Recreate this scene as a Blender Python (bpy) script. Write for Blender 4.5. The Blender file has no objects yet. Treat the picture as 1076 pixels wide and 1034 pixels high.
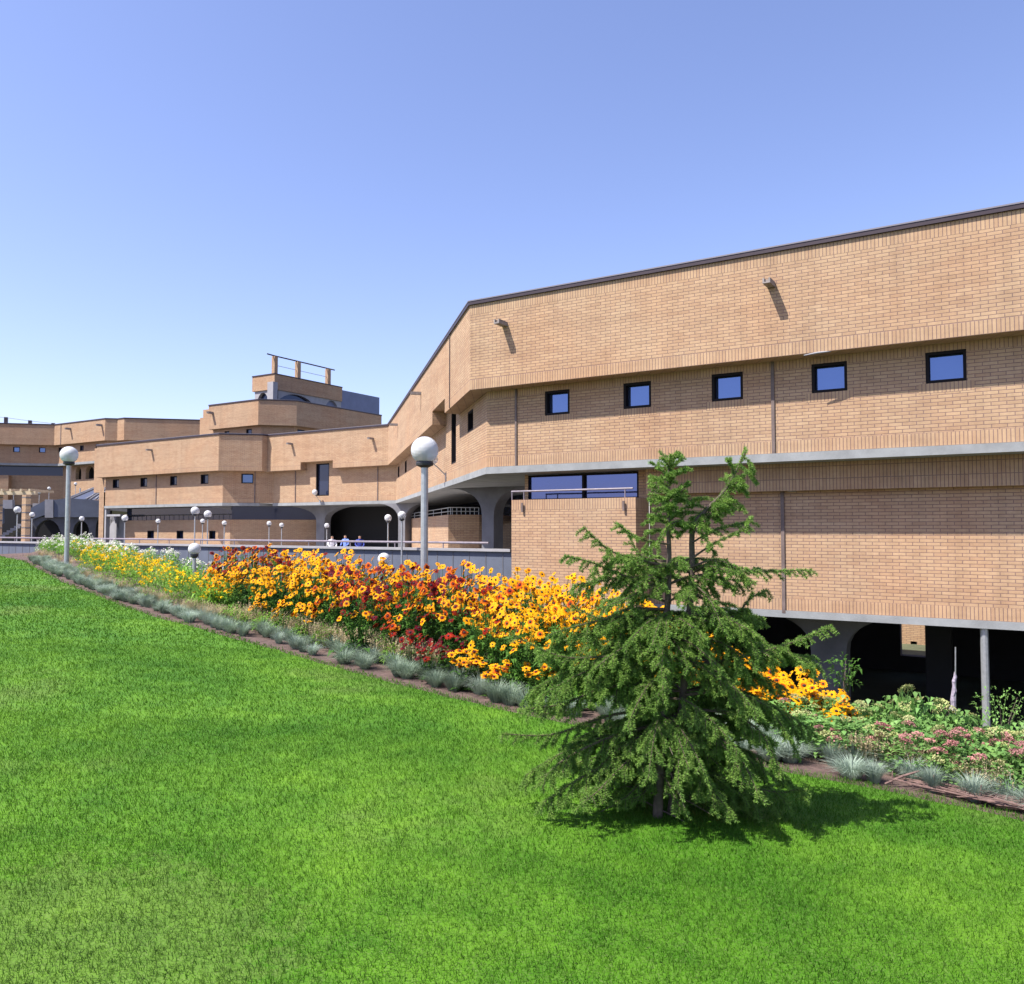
import bpy, bmesh, math, random
import numpy as np
from mathutils import Vector, Matrix
random.seed(7); rng = np.random.default_rng(11)
S = bpy.context.scene; COL = S.collection
R = math.radians
# ------------------------------------------------------------------ camera model
# eye level is z = 0; F, CX, CY are the photograph's focal length and centre in its own pixels (1076 wide)
F, CX, CY = 870.0, 538.0, 517.0
PITCH = math.atan(38.5 / F); pc, ps = math.cos(PITCH), math.sin(PITCH)
def ray(x, y):
    u, v = (x - CX) / F, (CY - y) / F
    return np.array([u, pc - v * ps, ps + v * pc])
def px(x, y, d): return ray(x, y) * d
def atz(x, y, z): r = ray(x, y); return r * (z / r[2])
def atplane(x, y, p, n): r = ray(x, y); return r * (np.dot(p, n) / np.dot(r, n))
def along(P, D, x, z=0.0):
    u = (x - CX) / F
    t = (u * (P[1] * pc + z * ps) - P[0]) / (D[0] - u * D[1] * pc)
    return np.array([P[0] + t * D[0], P[1] + t * D[1], 0.0])
def vdir(a): a = R(a); return np.array([math.sin(a), math.cos(a), 0.0])
TH = -57.8
D0, D45, D90, D135 = vdir(TH), vdir(TH + 45), vdir(TH + 90), vdir(TH + 135)
SUN_AZ, SUN_EL = -114.5, 57.0

# ------------------------------------------------------------------ objects
class MB:
    """collects faces; builds ONE mesh object"""
    def __init__(s): s.v, s.f, s.uv, s.m = [], [], [], []
    def poly(s, pts, uv=None, m=0):
        i = len(s.v); s.v.extend([tuple(map(float, p)) for p in pts])
        s.f.append(tuple(range(i, i + len(pts))))
        if uv is None:
            a = np.array(pts[0], float); e = np.array(pts[1], float) - a
            n = np.zeros(3)
            for k in range(1, len(pts) - 1):
                n += np.cross(np.array(pts[k], float) - a, np.array(pts[k + 1], float) - a)
            L = np.linalg.norm(n); n = n / L if L > 1e-12 else np.array([0, 0, 1.0])
            if abs(n[2]) > .8: uv = [(p[0], p[1]) for p in pts]
            else:
                h = np.array([-n[1], n[0], 0]); h /= np.linalg.norm(h)
                uv = [(float(np.dot(p, h)), float(p[2])) for p in pts]
        s.uv.append(uv); s.m.append(m)
    def prism(s, plan, z0, z1, m=0, cap=True):
        """plan counter-clockwise seen from above"""
        n = len(plan)
        for i in range(n):
            a, b = plan[i], plan[(i + 1) % n]
            s.poly([(a[0], a[1], z0), (b[0], b[1], z0), (b[0], b[1], z1), (a[0], a[1], z1)], m=m)
        if cap:
            s.poly([(p[0], p[1], z1) for p in plan], m=m)
            s.poly([(p[0], p[1], z0) for p in reversed(plan)], m=m)
    def obox(s, c, ax, ay, az, m=0):
        """oriented box: centre and three half-axis vectors"""
        c, ax, ay, az = [np.array(q, float) for q in (c, ax, ay, az)]
        P = lambda i, j, k: c + i * ax + j * ay + k * az
        for q in (((-1,-1,-1),(-1,1,-1),(1,1,-1),(1,-1,-1)), ((-1,-1,1),(1,-1,1),(1,1,1),(-1,1,1)),
                  ((-1,-1,-1),(1,-1,-1),(1,-1,1),(-1,-1,1)), ((1,1,-1),(-1,1,-1),(-1,1,1),(1,1,1)),
                  ((1,-1,-1),(1,1,-1),(1,1,1),(1,-1,1)), ((-1,1,-1),(-1,-1,-1),(-1,-1,1),(-1,1,1))):
            s.poly([P(*k) for k in q], m=m)
    def tube(s, pts, rad, n=6, m=0, caps=True):
        pts = [np.array(p, float) for p in pts]
        if not hasattr(rad, '__len__'): rad = [rad] * len(pts)
        i0 = len(s.v); ref = None
        for i, p in enumerate(pts):
            t = pts[min(i + 1, len(pts) - 1)] - pts[max(i - 1, 0)]; t = t / (np.linalg.norm(t) + 1e-9)
            if ref is None: ref = np.array([1.0, 0, 0]) if abs(t[0]) < .8 else np.array([0, 1.0, 0])
            a = ref - t * np.dot(ref, t); a /= np.linalg.norm(a) + 1e-9; b = np.cross(t, a); ref = a
            for k in range(n):
                w = 2 * math.pi * k / n
                s.v.append(tuple(p + rad[i] * (math.cos(w) * a + math.sin(w) * b)))
        for i in range(len(pts) - 1):
            for k in range(n):
                q = (i0 + i * n + k, i0 + i * n + (k + 1) % n, i0 + (i + 1) * n + (k + 1) % n, i0 + (i + 1) * n + k)
                s.f.append(q); s.uv.append([(k / n, i), ((k + 1) / n, i), ((k + 1) / n, i + 1), (k / n, i + 1)]); s.m.append(m)
        if caps:
            for q in (tuple(i0 + k for k in reversed(range(n))), tuple(i0 + (len(pts) - 1) * n + k for k in range(n))):
                s.f.append(q); s.uv.append([(0, 0)] * n); s.m.append(m)
    def lathe(s, c, prof, n=16, m=0):
        """prof: list of (radius, z)"""
        i0 = len(s.v)
        for r_, z in prof:
            for k in range(n):
                w = 2 * math.pi * k / n; s.v.append((c[0] + r_ * math.cos(w), c[1] + r_ * math.sin(w), c[2] + z))
        for i in range(len(prof) - 1):
            for k in range(n):
                s.f.append((i0 + i * n + k, i0 + i * n + (k + 1) % n, i0 + (i + 1) * n + (k + 1) % n, i0 + (i + 1) * n + k))
                s.uv.append([(0, 0), (1, 0), (1, 1), (0, 1)]); s.m.append(m)
    def build(s, name, mats, parent=None, smooth=False, base=None):
        if not isinstance(mats, (list, tuple)): mats = [mats]
        off = np.zeros(3)
        if parent is not None: off = world_loc(parent)
        elif base is not None: off = np.array(base, float)
        me = bpy.data.meshes.new(name)
        me.from_pydata([tuple(np.array(v) - off) for v in s.v] if (off != 0).any() else s.v, [], s.f)
        for m in mats: me.materials.append(m)
        uvl = me.uv_layers.new(name='UVMap')
        uvl.data.foreach_set('uv', np.array([c for f in s.uv for c in f], float).ravel())
        me.polygons.foreach_set('material_index', s.m)
        if smooth: me.polygons.foreach_set('use_smooth', [True] * len(s.f))
        me.update()
        o = bpy.data.objects.new(name, me); COL.objects.link(o)
        if parent is not None: o.parent = parent
        elif base is not None: o.location = tuple(off)
        return o
def world_loc(o):
    l = np.zeros(3)
    while o is not None: l += np.array(o.location); o = o.parent
    return l
def tag(o, label=None, cat=None, group=None, kind=None):
    if label: o['label'] = label
    if cat: o['category'] = cat
    if group: o['group'] = group
    if kind: o['kind'] = kind
    return o
def empty(name, loc, label, cat, group=None):
    o = bpy.data.objects.new(name, None); COL.objects.link(o); o.location = tuple(map(float, loc))
    o.empty_display_size = .2
    return tag(o, label, cat, group)
KIDS = {}
def copy_tree(o, parent=None):
    c = o.copy(); COL.objects.link(c); c.parent = parent
    for ch in KIDS.get(o.name, list(o.children)): copy_tree(ch, c)
    return c
def mesh_np(name, V, Fc, mats, parent=None, midx=None, smooth=False):
    """V (n,3), Fc (m,k) arrays"""
    me = bpy.data.meshes.new(name); k = Fc.shape[1]
    me.vertices.add(len(V)); me.vertices.foreach_set('co', np.ascontiguousarray(V, dtype=np.float32).ravel())
    me.loops.add(Fc.size); me.loops.foreach_set('vertex_index', np.ascontiguousarray(Fc, dtype=np.int32).ravel())
    me.polygons.add(len(Fc)); me.polygons.foreach_set('loop_start', np.arange(0, Fc.size, k, dtype=np.int32))
    me.polygons.foreach_set('loop_total', np.full(len(Fc), k, dtype=np.int32))
    for m in (mats if isinstance(mats, (list, tuple)) else [mats]): me.materials.append(m)
    if midx is not None: me.polygons.foreach_set('material_index', midx.astype(np.int32))
    if smooth: me.polygons.foreach_set('use_smooth', np.ones(len(Fc), dtype=bool))
    me.update(calc_edges=True)
    o = bpy.data.objects.new(name, me); COL.objects.link(o)
    if parent is not None: o.parent = parent
    return o

# ------------------------------------------------------------------ materials
MATS = {}
def newmat(name):
    m = bpy.data.materials.new(name); m.use_nodes = True
    nt = m.node_tree; b = nt.nodes['Principled BSDF']; MATS[name] = m
    return m, nt, b
def N(nt, t, **kw):
    n = nt.nodes.new(t)
    for k, v in kw.items(): setattr(n, k, v)
    return n
def lin(r, g, b): return (r, g, b, 1)
def noise(nt, scale, detail=4, rough=.55, vec=None):
    n = N(nt, 'ShaderNodeTexNoise'); n.inputs['Scale'].default_value = scale
    n.inputs['Detail'].default_value = detail; n.inputs['Roughness'].default_value = rough
    if vec is not None: nt.links.new(vec, n.inputs['Vector'])
    return n
def ramp(nt, fac, stops):
    r = N(nt, 'ShaderNodeValToRGB'); e = r.color_ramp.elements
    while len(e) < len(stops): e.new(.5)
    for k, (p, c) in enumerate(stops): e[k].position = p; e[k].color = c if len(c) == 4 else (*c, 1)
    nt.links.new(fac, r.inputs['Fac']); return r
def mix(nt, fac, a, b, mode='MIX'):
    n = N(nt, 'ShaderNodeMix', data_type='RGBA', blend_type=mode)
    for s, val in ((0, fac), (6, a), (7, b)):
        if hasattr(val, 'links') or hasattr(val, 'is_linked'): nt.links.new(val, n.inputs[s])
        else: n.inputs[s].default_value = val
    return n.outputs[2]
def bump(nt, h, strength, dist=.01):
    b = N(nt, 'ShaderNodeBump'); b.inputs['Strength'].default_value = strength; b.inputs['Distance'].default_value = dist
    nt.links.new(h, b.inputs['Height']); return b.outputs['Normal']
def geo(nt): return N(nt, 'ShaderNodeNewGeometry').outputs['Position']

def brick_mat(name, c1, c2, mortar, offset=.5, width=.26, row=.0715, stains=True):
    m, nt, b = newmat(name); L = nt.links.new
    uv = N(nt, 'ShaderNodeUVMap'); uv.uv_map = 'UVMap'
    t = N(nt, 'ShaderNodeTexBrick', offset=offset, squash=1.0)
    L(uv.outputs[0], t.inputs['Vector'])
    t.inputs['Color1'].default_value = c1; t.inputs['Color2'].default_value = c2; t.inputs['Mortar'].default_value = mortar
    t.inputs['Scale'].default_value = 1; t.inputs['Mortar Size'].default_value = .0075; t.inputs['Mortar Smooth'].default_value = .3
    t.inputs['Bias'].default_value = -.1; t.inputs['Brick Width'].default_value = width; t.inputs['Row Height'].default_value = row
    pos = geo(nt)
    # weathering: broad warm and pale areas and streaks that follow the courses
    n1 = noise(nt, .45, 5, .6, pos); mp = N(nt, 'ShaderNodeMapping'); mp.inputs['Scale'].default_value = (.5, .5, 5)
    L(pos, mp.inputs[0]); n2 = noise(nt, .6, 4, .6, mp.outputs[0]); n3 = noise(nt, 9, 3, .6, pos)
    warm = ramp(nt, n1.outputs[0], [(.42, (1, 1, 1)), (.74, (1.0, .90, .84))])
    strk = ramp(nt, n2.outputs[0], [(.3, (.9, .88, .87)), (.62, (1.05, 1.05, 1.04))])
    mp2 = N(nt, 'ShaderNodeMapping'); mp2.inputs['Scale'].default_value = (2.6, 2.6, .16); L(pos, mp2.inputs[0]); n5 = noise(nt, 1.0, 5, .65, mp2.outputs[0])
    run = ramp(nt, n5.outputs[0], [(.30, (.80, .78, .77)), (.50, (1, 1, 1)), (.74, (1.08, 1.07, 1.05))])
    fine = ramp(nt, n3.outputs[0], [(.3, (.92, .92, .92)), (.7, (1.06, 1.06, 1.06))])
    c = mix(nt, 1.0, t.outputs['Color'], warm.outputs[0], 'MULTIPLY')
    c = mix(nt, .5, c, run.outputs[0], 'MULTIPLY'); c = mix(nt, 1.0, c, strk.outputs[0], 'MULTIPLY'); c = mix(nt, 1.0, c, fine.outputs[0], 'MULTIPLY')
    L(c, b.inputs['Base Color']); b.inputs['Roughness'].default_value = .88
    b.inputs['Specular IOR Level'].default_value = .25
    inv = N(nt, 'ShaderNodeMath', operation='SUBTRACT'); inv.inputs[0].default_value = 1; L(t.outputs['Fac'], inv.inputs[1])
    L(bump(nt, inv.outputs[0], .7, .008), b.inputs['Normal'])
    return m
BC = (lin(.425, .295, .185), lin(.365, .24, .15), lin(.21, .14, .12))
brick = brick_mat('brick_stretcher', *BC)
soldier = brick_mat('brick_soldier', *BC, offset=0.0, width=.27, row=.0715)

def simple(name, col, rough=.6, metal=0, spec=.5, var=.0, vscale=5, bumpd=0, bscale=60):
    m, nt, b = newmat(name); L = nt.links.new
    b.inputs['Roughness'].default_value = rough; b.inputs['Metallic'].default_value = metal
    b.inputs['Specular IOR Level'].default_value = spec
    if var:
        n = noise(nt, vscale, 5, .6, geo(nt))
        lo = tuple(c * (1 - var) for c in col[:3]); hi = tuple(min(1, c * (1 + var)) for c in col[:3])
        L(ramp(nt, n.outputs[0], [(.3, lo), (.7, hi)]).outputs[0], b.inputs['Base Color'])
    else: b.inputs['Base Color'].default_value = lin(*col[:3])
    if bumpd: L(bump(nt, noise(nt, bscale, 4, .6, geo(nt)).outputs[0], .6, bumpd), b.inputs['Normal'])
    return m
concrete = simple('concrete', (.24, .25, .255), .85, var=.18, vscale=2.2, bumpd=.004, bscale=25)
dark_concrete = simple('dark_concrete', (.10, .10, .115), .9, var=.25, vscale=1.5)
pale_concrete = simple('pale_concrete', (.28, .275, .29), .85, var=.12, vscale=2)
panel_concrete = simple('panel_concrete', (.095, .11, .15), .85, var=.15, vscale=1.2, bumpd=.003, bscale=15)
coping = simple('coping_metal', (.04, .026, .032), .45, .2, var=.15, vscale=3)
flashing = simple('flashing_metal', (.17, .16, .19), .6, .3)
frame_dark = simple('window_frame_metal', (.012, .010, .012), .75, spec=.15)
rust_rail = simple('rail_paint', (.20, .17, .20), .5, var=.2, vscale=9)
galv = simple('galvanised_metal', (.42, .43, .44), .42, .65, var=.14, vscale=12)
downpipe = simple('joint_sealant', (.13, .095, .085), .7, var=.3, vscale=4)
spout_mat = simple('spout_concrete', (.24, .21, .20), .8, var=.2, vscale=12)
dark_metal = simple('dark_metal', (.03, .03, .035), .5)
slate = simple('slate_cladding', (.13, .15, .24), .55, .1, var=.12, vscale=.8)
interior = simple('interior_shade', (.02, .02, .022), .9)  # near-black: deep shade under and inside the buildings put into the colour
wood_beam = simple('timber_beam', (.50, .40, .27), .8, var=.2, vscale=5)
def glass_mat(name, tint, metal=.75, rough=.04):
    m, nt, b = newmat(name)
    b.inputs['Base Color'].default_value = lin(*tint); b.inputs['Metallic'].default_value = metal
    b.inputs['Roughness'].default_value = rough
    nt.links.new(bump(nt, noise(nt, 1.3, 2, .5, geo(nt)).outputs[0], .25, .01), b.inputs['Normal'])
    return m
glass = glass_mat('window_glass', (.105, .155, .30))
dark_glass = glass_mat('dark_window_glass', (.022, .03, .065), .35)
bay_glass = glass_mat('bay_window_glass', (.075, .105, .27))
shaded_column_concrete = simple('shaded_column_concrete', (.15, .15, .165), .88, var=.2, vscale=1.5)  # darker copy of the concrete, shade under the edge beams painted in
def globe_mat():
    m, nt, b = newmat('globe_acrylic')
    nt.links.new(ramp(nt, noise(nt, 6, 5, .65, geo(nt)).outputs[0], [(.3, (.66, .67, .69)), (.7, (.74, .75, .77))]).outputs[0], b.inputs['Base Color']); b.inputs['Roughness'].default_value = .16
    b.inputs['Transmission Weight'].default_value = .32; b.inputs['IOR'].default_value = 1.2
    w = N(nt, 'ShaderNodeTexWave', wave_type='BANDS', bands_direction='Z'); w.inputs['Scale'].default_value = 14
    g = N(nt, 'ShaderNodeTexCoord'); nt.links.new(g.outputs['Object'], w.inputs['Vector'])
    nt.links.new(bump(nt, w.outputs[0], .25, .01), b.inputs['Normal'])
    return m
globe = globe_mat()

def leaf_mat(name, col, col2, trans=.3, rough=.55, scale=3.0, objvar=.25, spec=.35):
    """leaf: colour varies from place to place and from plant to plant; some light passes through"""
    m, nt, b = newmat(name); L = nt.links.new
    n = noise(nt, scale, 3, .6, geo(nt))
    c = ramp(nt, n.outputs[0], [(.3, col), (.7, col2)]).outputs[0]
    oi = N(nt, 'ShaderNodeObjectInfo'); hsv = N(nt, 'ShaderNodeHueSaturation')
    mr = N(nt, 'ShaderNodeMapRange'); mr.inputs[3].default_value = 1 - objvar; mr.inputs[4].default_value = 1 + objvar
    L(oi.outputs['Random'], mr.inputs[0]); L(mr.outputs[0], hsv.inputs['Value']); L(c, hsv.inputs['Color'])
    L(hsv.outputs[0], b.inputs['Base Color']); b.inputs['Roughness'].default_value = rough
    b.inputs['Specular IOR Level'].default_value = spec
    t = N(nt, 'ShaderNodeBsdfTranslucent'); L(hsv.outputs[0], t.inputs['Color'])
    ms = N(nt, 'ShaderNodeMixShader'); ms.inputs[0].default_value = trans
    L(b.outputs[0], ms.inputs[1]); L(t.outputs[0], ms.inputs[2])
    L(ms.outputs[0], nt.nodes['Material Output'].inputs['Surface'])
    return m
grass_mat = None
needle_mat = leaf_mat('spruce_needles', (.10, .205, .038), (.235, .375, .075), .34, .55, 14, 0, .2)
bark = simple('spruce_bark', (.10, .075, .06), .9, var=.3, vscale=30, bumpd=.004, bscale=90)
twig_mat = simple('twig_bark', (.075, .055, .035), .85, var=.25, vscale=40)
daisy_leaf = leaf_mat('daisy_leaf', (.04, .11, .02), (.09, .20, .03), .35, .6, 4, .25, .15)
bright_leaf = leaf_mat('bright_leaf', (.11, .26, .03), (.22, .40, .05), .4, .5, 4)
sedum_leaf = leaf_mat('sedum_leaf', (.10, .23, .055), (.21, .37, .10), .35, .5, 5)
fescue_mat = leaf_mat('blue_fescue', (.22, .30, .23), (.37, .44, .36), .25, .6, 6, .18)
straw_mat = leaf_mat('dry_grass', (.34, .27, .15), (.50, .42, .26), .3, .7, 9, .2)
pet_yellow = leaf_mat('yellow_petals', (.72, .295, .004), (.82, .41, .008), .3, .6, 20, .14, .08)
pet_orange = leaf_mat('orange_petals', (.52, .075, .004), (.66, .17, .006), .3, .6, 25, .18, .08)
pet_red = leaf_mat('mahogany_petals', (.15, .006, .006), (.31, .022, .006), .3, .6, 25, .28, .08)
pet_maroon = leaf_mat('maroon_petals', (.075, .004, .010), (.14, .007, .016), .3, .6, 25, .25, .08)
disc_mat = simple('flower_disc', (.022, .010, .008), .8)
white_pet = leaf_mat('white_petals', (.70, .68, .60), (.85, .84, .80), .3, .6, 15, .05)
gold_pet = leaf_mat('gold_petals', (.80, .46, .006), (.85, .58, .01), .3, .6, 15, .05, .08)
pink_head = leaf_mat('sedum_flower', (.34, .13, .14), (.46, .24, .21), .25, .7, 8, .3)
pale_head = leaf_mat('sedum_bud', (.32, .36, .12), (.42, .42, .2), .25, .7, 8, .2)
soil = simple('soil_mulch', (.095, .06, .05), .95, var=.45, vscale=14, bumpd=.03, bscale=40)
stick_mat = simple('dead_stem', (.17, .105, .09), .9, var=.4, vscale=20)
paving = simple('paving', (.33, .31, .29), .9, var=.15, vscale=1.5)
lowground = simple('low_ground', (.075, .085, .045), .95, var=.3, vscale=.8, bumpd=.02, bscale=12)

# ------------------------------------------------------------------ terrain
EDGE_PX = [(26.5, 588.8), (69.7, 611), (103, 623.6), (134, 636), (167, 647), (206, 657), (245, 668), (300, 682.7), (350, 697), (400, 711),
           (470, 728), (526, 742), (600, 757), (680, 774), (760, 791), (823.5, 805.7), (867, 814), (925, 824.6), (968.6, 833), (1026.6, 846), (1076, 856.5)]
def lawn_z(x): return -1.6 - .05 * np.clip(x, -18, 12)
def lawn_hit(x, y):
    r = ray(x, y); d = -1.6 / (r[2] + .05 * r[0]); return r * d
EDGE = np.array([lawn_hit(*p) for p in EDGE_PX])
TV = np.array([.73, -.683]); TV /= np.linalg.norm(TV); NB = np.array([-TV[1], TV[0]])   # along the edge to the right; towards the bed
etau, eoff = EDGE[:, :2] @ TV, EDGE[:, :2] @ NB
etau = np.concatenate([[etau[0] - 30, etau[0] - 5], etau, [etau[-1] + 20]]); eoff = np.concatenate([[eoff[0] + 3, eoff[0] - .1], eoff, [eoff[-1] - 1]])
def edist(x, y): return (x * NB[0] + y * NB[1]) - np.interp(x * TV[0] + y * TV[1], etau, eoff)
def ground_z(x, y):
    x = np.asarray(x, float); y = np.asarray(y, float)
    e = edist(x, y); L = lawn_z(x)
    wf = np.interp(x, [-18.5, -16.6, -2, 2.0, 3.2], [.1, 3.4, 3.4, 1.3, .25]); low = -4.6
    wf = wf * np.clip((x + .567 * y) / .4 + 1, .03, 1)
    sl = np.interp(x, [-2, 2.5], [.42, .37])
    z = L - np.maximum(0, e - wf) * sl
    return np.maximum(z, low)
def bed_pt(tau, e):
    o = np.interp(tau, etau, eoff) + e
    return np.array([tau * TV[0] + o * NB[0], tau * TV[1] + o * NB[1]])
def tau_of(x):                      # edge parameter below a photograph column
    return float(np.interp(x, [p[0] for p in EDGE_PX], EDGE[:, :2] @ TV))

def build_ground():
    ax = np.unique(np.concatenate([np.linspace(-20, 14, 137), np.linspace(-80, -20, 31), np.linspace(14, 80, 34), [-2500, -800, -300, -140, 140, 300, 800, 2500]]))
    ay = np.unique(np.concatenate([np.linspace(-4, 24, 113), np.linspace(24, 110, 44), [-2500, -800, -200, -60, -20, -10, 160, 300, 800, 2500]]))
    X, Y = np.meshgrid(ax, ay, indexing='ij'); Z = ground_z(X, Y) - .012
    Z += np.where(edist(X, Y) > 0, .012 * np.sin(X * 7.1 + Y * 3) * np.sin(Y * 6.3 - X * 2), 0)
    far = np.hypot(X, Y) > 130; Z = np.where(far, -4.6, Z)
    nx, ny = X.shape; idx = np.arange(nx * ny).reshape(nx, ny)
    Fc = np.stack([idx[:-1, :-1], idx[1:, :-1], idx[1:, 1:], idx[:-1, 1:]], -1).reshape(-1, 4)
    V = np.stack([X, Y, Z], -1).reshape(-1, 3)
    ce = edist(V[Fc].mean(1)[:, 0], V[Fc].mean(1)[:, 1])
    o = mesh_np('ground', V, Fc, [soil, lowground], midx=(ce > 6).astype(int), smooth=True); tag(o, kind='structure')
build_ground()

def lawn_material(blade):
    m, nt, b = newmat('lawn_blades' if blade else 'lawn_turf'); L = nt.links.new
    pos = geo(nt); n1 = noise(nt, .7, 4, .6, pos); n2 = noise(nt, 3.2, 4, .65, pos); n3 = noise(nt, 120, 1, .5, pos)
    k = .95 if blade else .95
    sc = lambda c: tuple(q * k for q in c)
    a = ramp(nt, n1.outputs[0], [(.32, sc((.046, .150, .008))), (.68, sc((.105, .240, .017)))])
    d = ramp(nt, n2.outputs[0], [(.30, (.62, .72, .62)), (.72, (1.22, 1.12, 1.1))])
    c = mix(nt, 1.0, a.outputs[0], d.outputs[0], 'MULTIPLY')
    # thin, drier turf in irregular areas
    n4 = noise(nt, .42, 5, .7, pos); f = ramp(nt, n4.outputs[0], [(.54, (0, 0, 0)), (.74, (.6, .6, .6))])
    c = mix(nt, f.outputs[0], c, lin(*sc((.165, .205, .06))))
    # worn, half-dry turf near the lower left
    wp_ = lawn_hit(50, 1005); ds_ = N(nt, 'ShaderNodeVectorMath', operation='DISTANCE'); L(pos, ds_.inputs[0]); ds_.inputs[1].default_value = tuple(wp_)
    n6 = noise(nt, 9, 4, .7, pos); ad = N(nt, 'ShaderNodeMath', operation='MULTIPLY_ADD'); L(n6.outputs[0], ad.inputs[0]); ad.inputs[1].default_value = -1.5; L(ds_.outputs['Value'], ad.inputs[2])
    f3 = ramp(nt, ad.outputs[0], [(.0, (.17, .17, .17)), (.14, (0, 0, 0))]); c = mix(nt, f3.outputs[0], c, lin(*sc((.19, .19, .075))))
    f2 = ramp(nt, n3.outputs[0], [(.5, (0, 0, 0)), (.78, (.55, .55, .55))])
    c = mix(nt, f2.outputs[0], c, lin(*sc((.17, .205, .08))))
    L(c, b.inputs['Base Color']); b.inputs['Roughness'].default_value = .65; b.inputs['Specular IOR Level'].default_value = .1
    t = N(nt, 'ShaderNodeBsdfTranslucent'); L(c, t.inputs['Color']); ms = N(nt, 'ShaderNodeMixShader'); ms.inputs[0].default_value = .3 if blade else 0
    L(b.outputs[0], ms.inputs[1]); L(t.outputs[0], ms.inputs[2]); L(ms.outputs[0], nt.nodes['Material Output'].inputs['Surface'])
    return m
def build_lawn():
    turf, blade = lawn_material(False), lawn_material(True)
    taus = np.linspace(etau[0], etau[-1], 260); ds = [0, .15, .4, .8, 1.4, 2.2, 3.5, 5.5, 9, 15, 26, 45]
    V = []
    for t in taus:
        for d in ds:
            p = bed_pt(t, -d); V.append((p[0], p[1], float(lawn_z(p[0])) - (.004 if d else .02)))
    V = np.array(V); n = len(ds); idx = np.arange(len(V)).reshape(len(taus), n)
    Fc = np.stack([idx[:-1, :-1], idx[:-1, 1:], idx[1:, 1:], idx[1:, :-1]], -1).reshape(-1, 4)
    tag(mesh_np('lawn', V, Fc, turf, smooth=True), kind='structure')
    # mown blades, denser and finer near the path of the camera
    P = []; W = []; H = []
    for d0, d1, dens, w, h in ((2.3, 4.2, 8600, .0028, .030), (4.2, 6.5, 5200, .0036, .031), (6.5, 10, 2400, .0052, .032), (10, 16, 900, .009, .034), (16, 26, 330, .014, .036)):
        area = .72 * (d1 * d1 - d0 * d0) * 2 * .5 * 1.15
        n = int(dens * area * 1.28)
        d = np.sqrt(rng.uniform(d0 * d0, d1 * d1, n)); u = np.where(rng.random(n) < .72, rng.uniform(-.72, .72, n), rng.uniform(-1.9, 1.5, n))
        x, y = u * d, d
        k = edist(x, y) < rng.normal(-.01, .025, n); x, y = x[k], y[k]
        P.append(np.stack([x, y], 1)); W.append(np.full(len(x), w)); H.append(np.full(len(x), h))
    P = np.concatenate(P); W = np.concatenate(W) * rng.uniform(.7, 1.3, len(P)); H = np.concatenate(H) * rng.uniform(.45, 1.25, len(P))
    n = len(P); z = lawn_z(P[:, 0]) - .006
    a = rng.uniform(0, 2 * np.pi, n); lean = rng.uniform(.25, 1.1, n); la = rng.uniform(0, 2 * np.pi, n)
    sx, sy = np.cos(a) * W / 2, np.sin(a) * W / 2
    lx, ly = np.cos(la) * lean * H, np.sin(la) * lean * H; up = H * np.sqrt(1 - (lean * .75) ** 2)
    b0 = np.stack([P[:, 0] - sx, P[:, 1] - sy, z], 1); b1 = np.stack([P[:, 0] + sx, P[:, 1] + sy, z], 1)
    m0 = np.stack([P[:, 0] - sx * .8 + lx * .35, P[:, 1] - sy * .8 + ly * .35, z + up * .6], 1)
    m1 = np.stack([P[:, 0] + sx * .8 + lx * .35, P[:, 1] + sy * .8 + ly * .35, z + up * .6], 1)
    t = np.stack([P[:, 0] + lx, P[:, 1] + ly, z + up], 1)
    V = np.stack([b0, b1, m1, m0, t], 1).reshape(-1, 3); i = np.arange(n) * 5
    T = np.concatenate([np.stack([i, i + 1, i + 2], 1), np.stack([i, i + 2, i + 3], 1), np.stack([i + 3, i + 2, i + 4], 1)])
    tag(mesh_np('lawn_grass', V, T, blade), 'short mown green grass covering the sloping lawn', 'grass', kind='stuff')
build_lawn()

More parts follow.
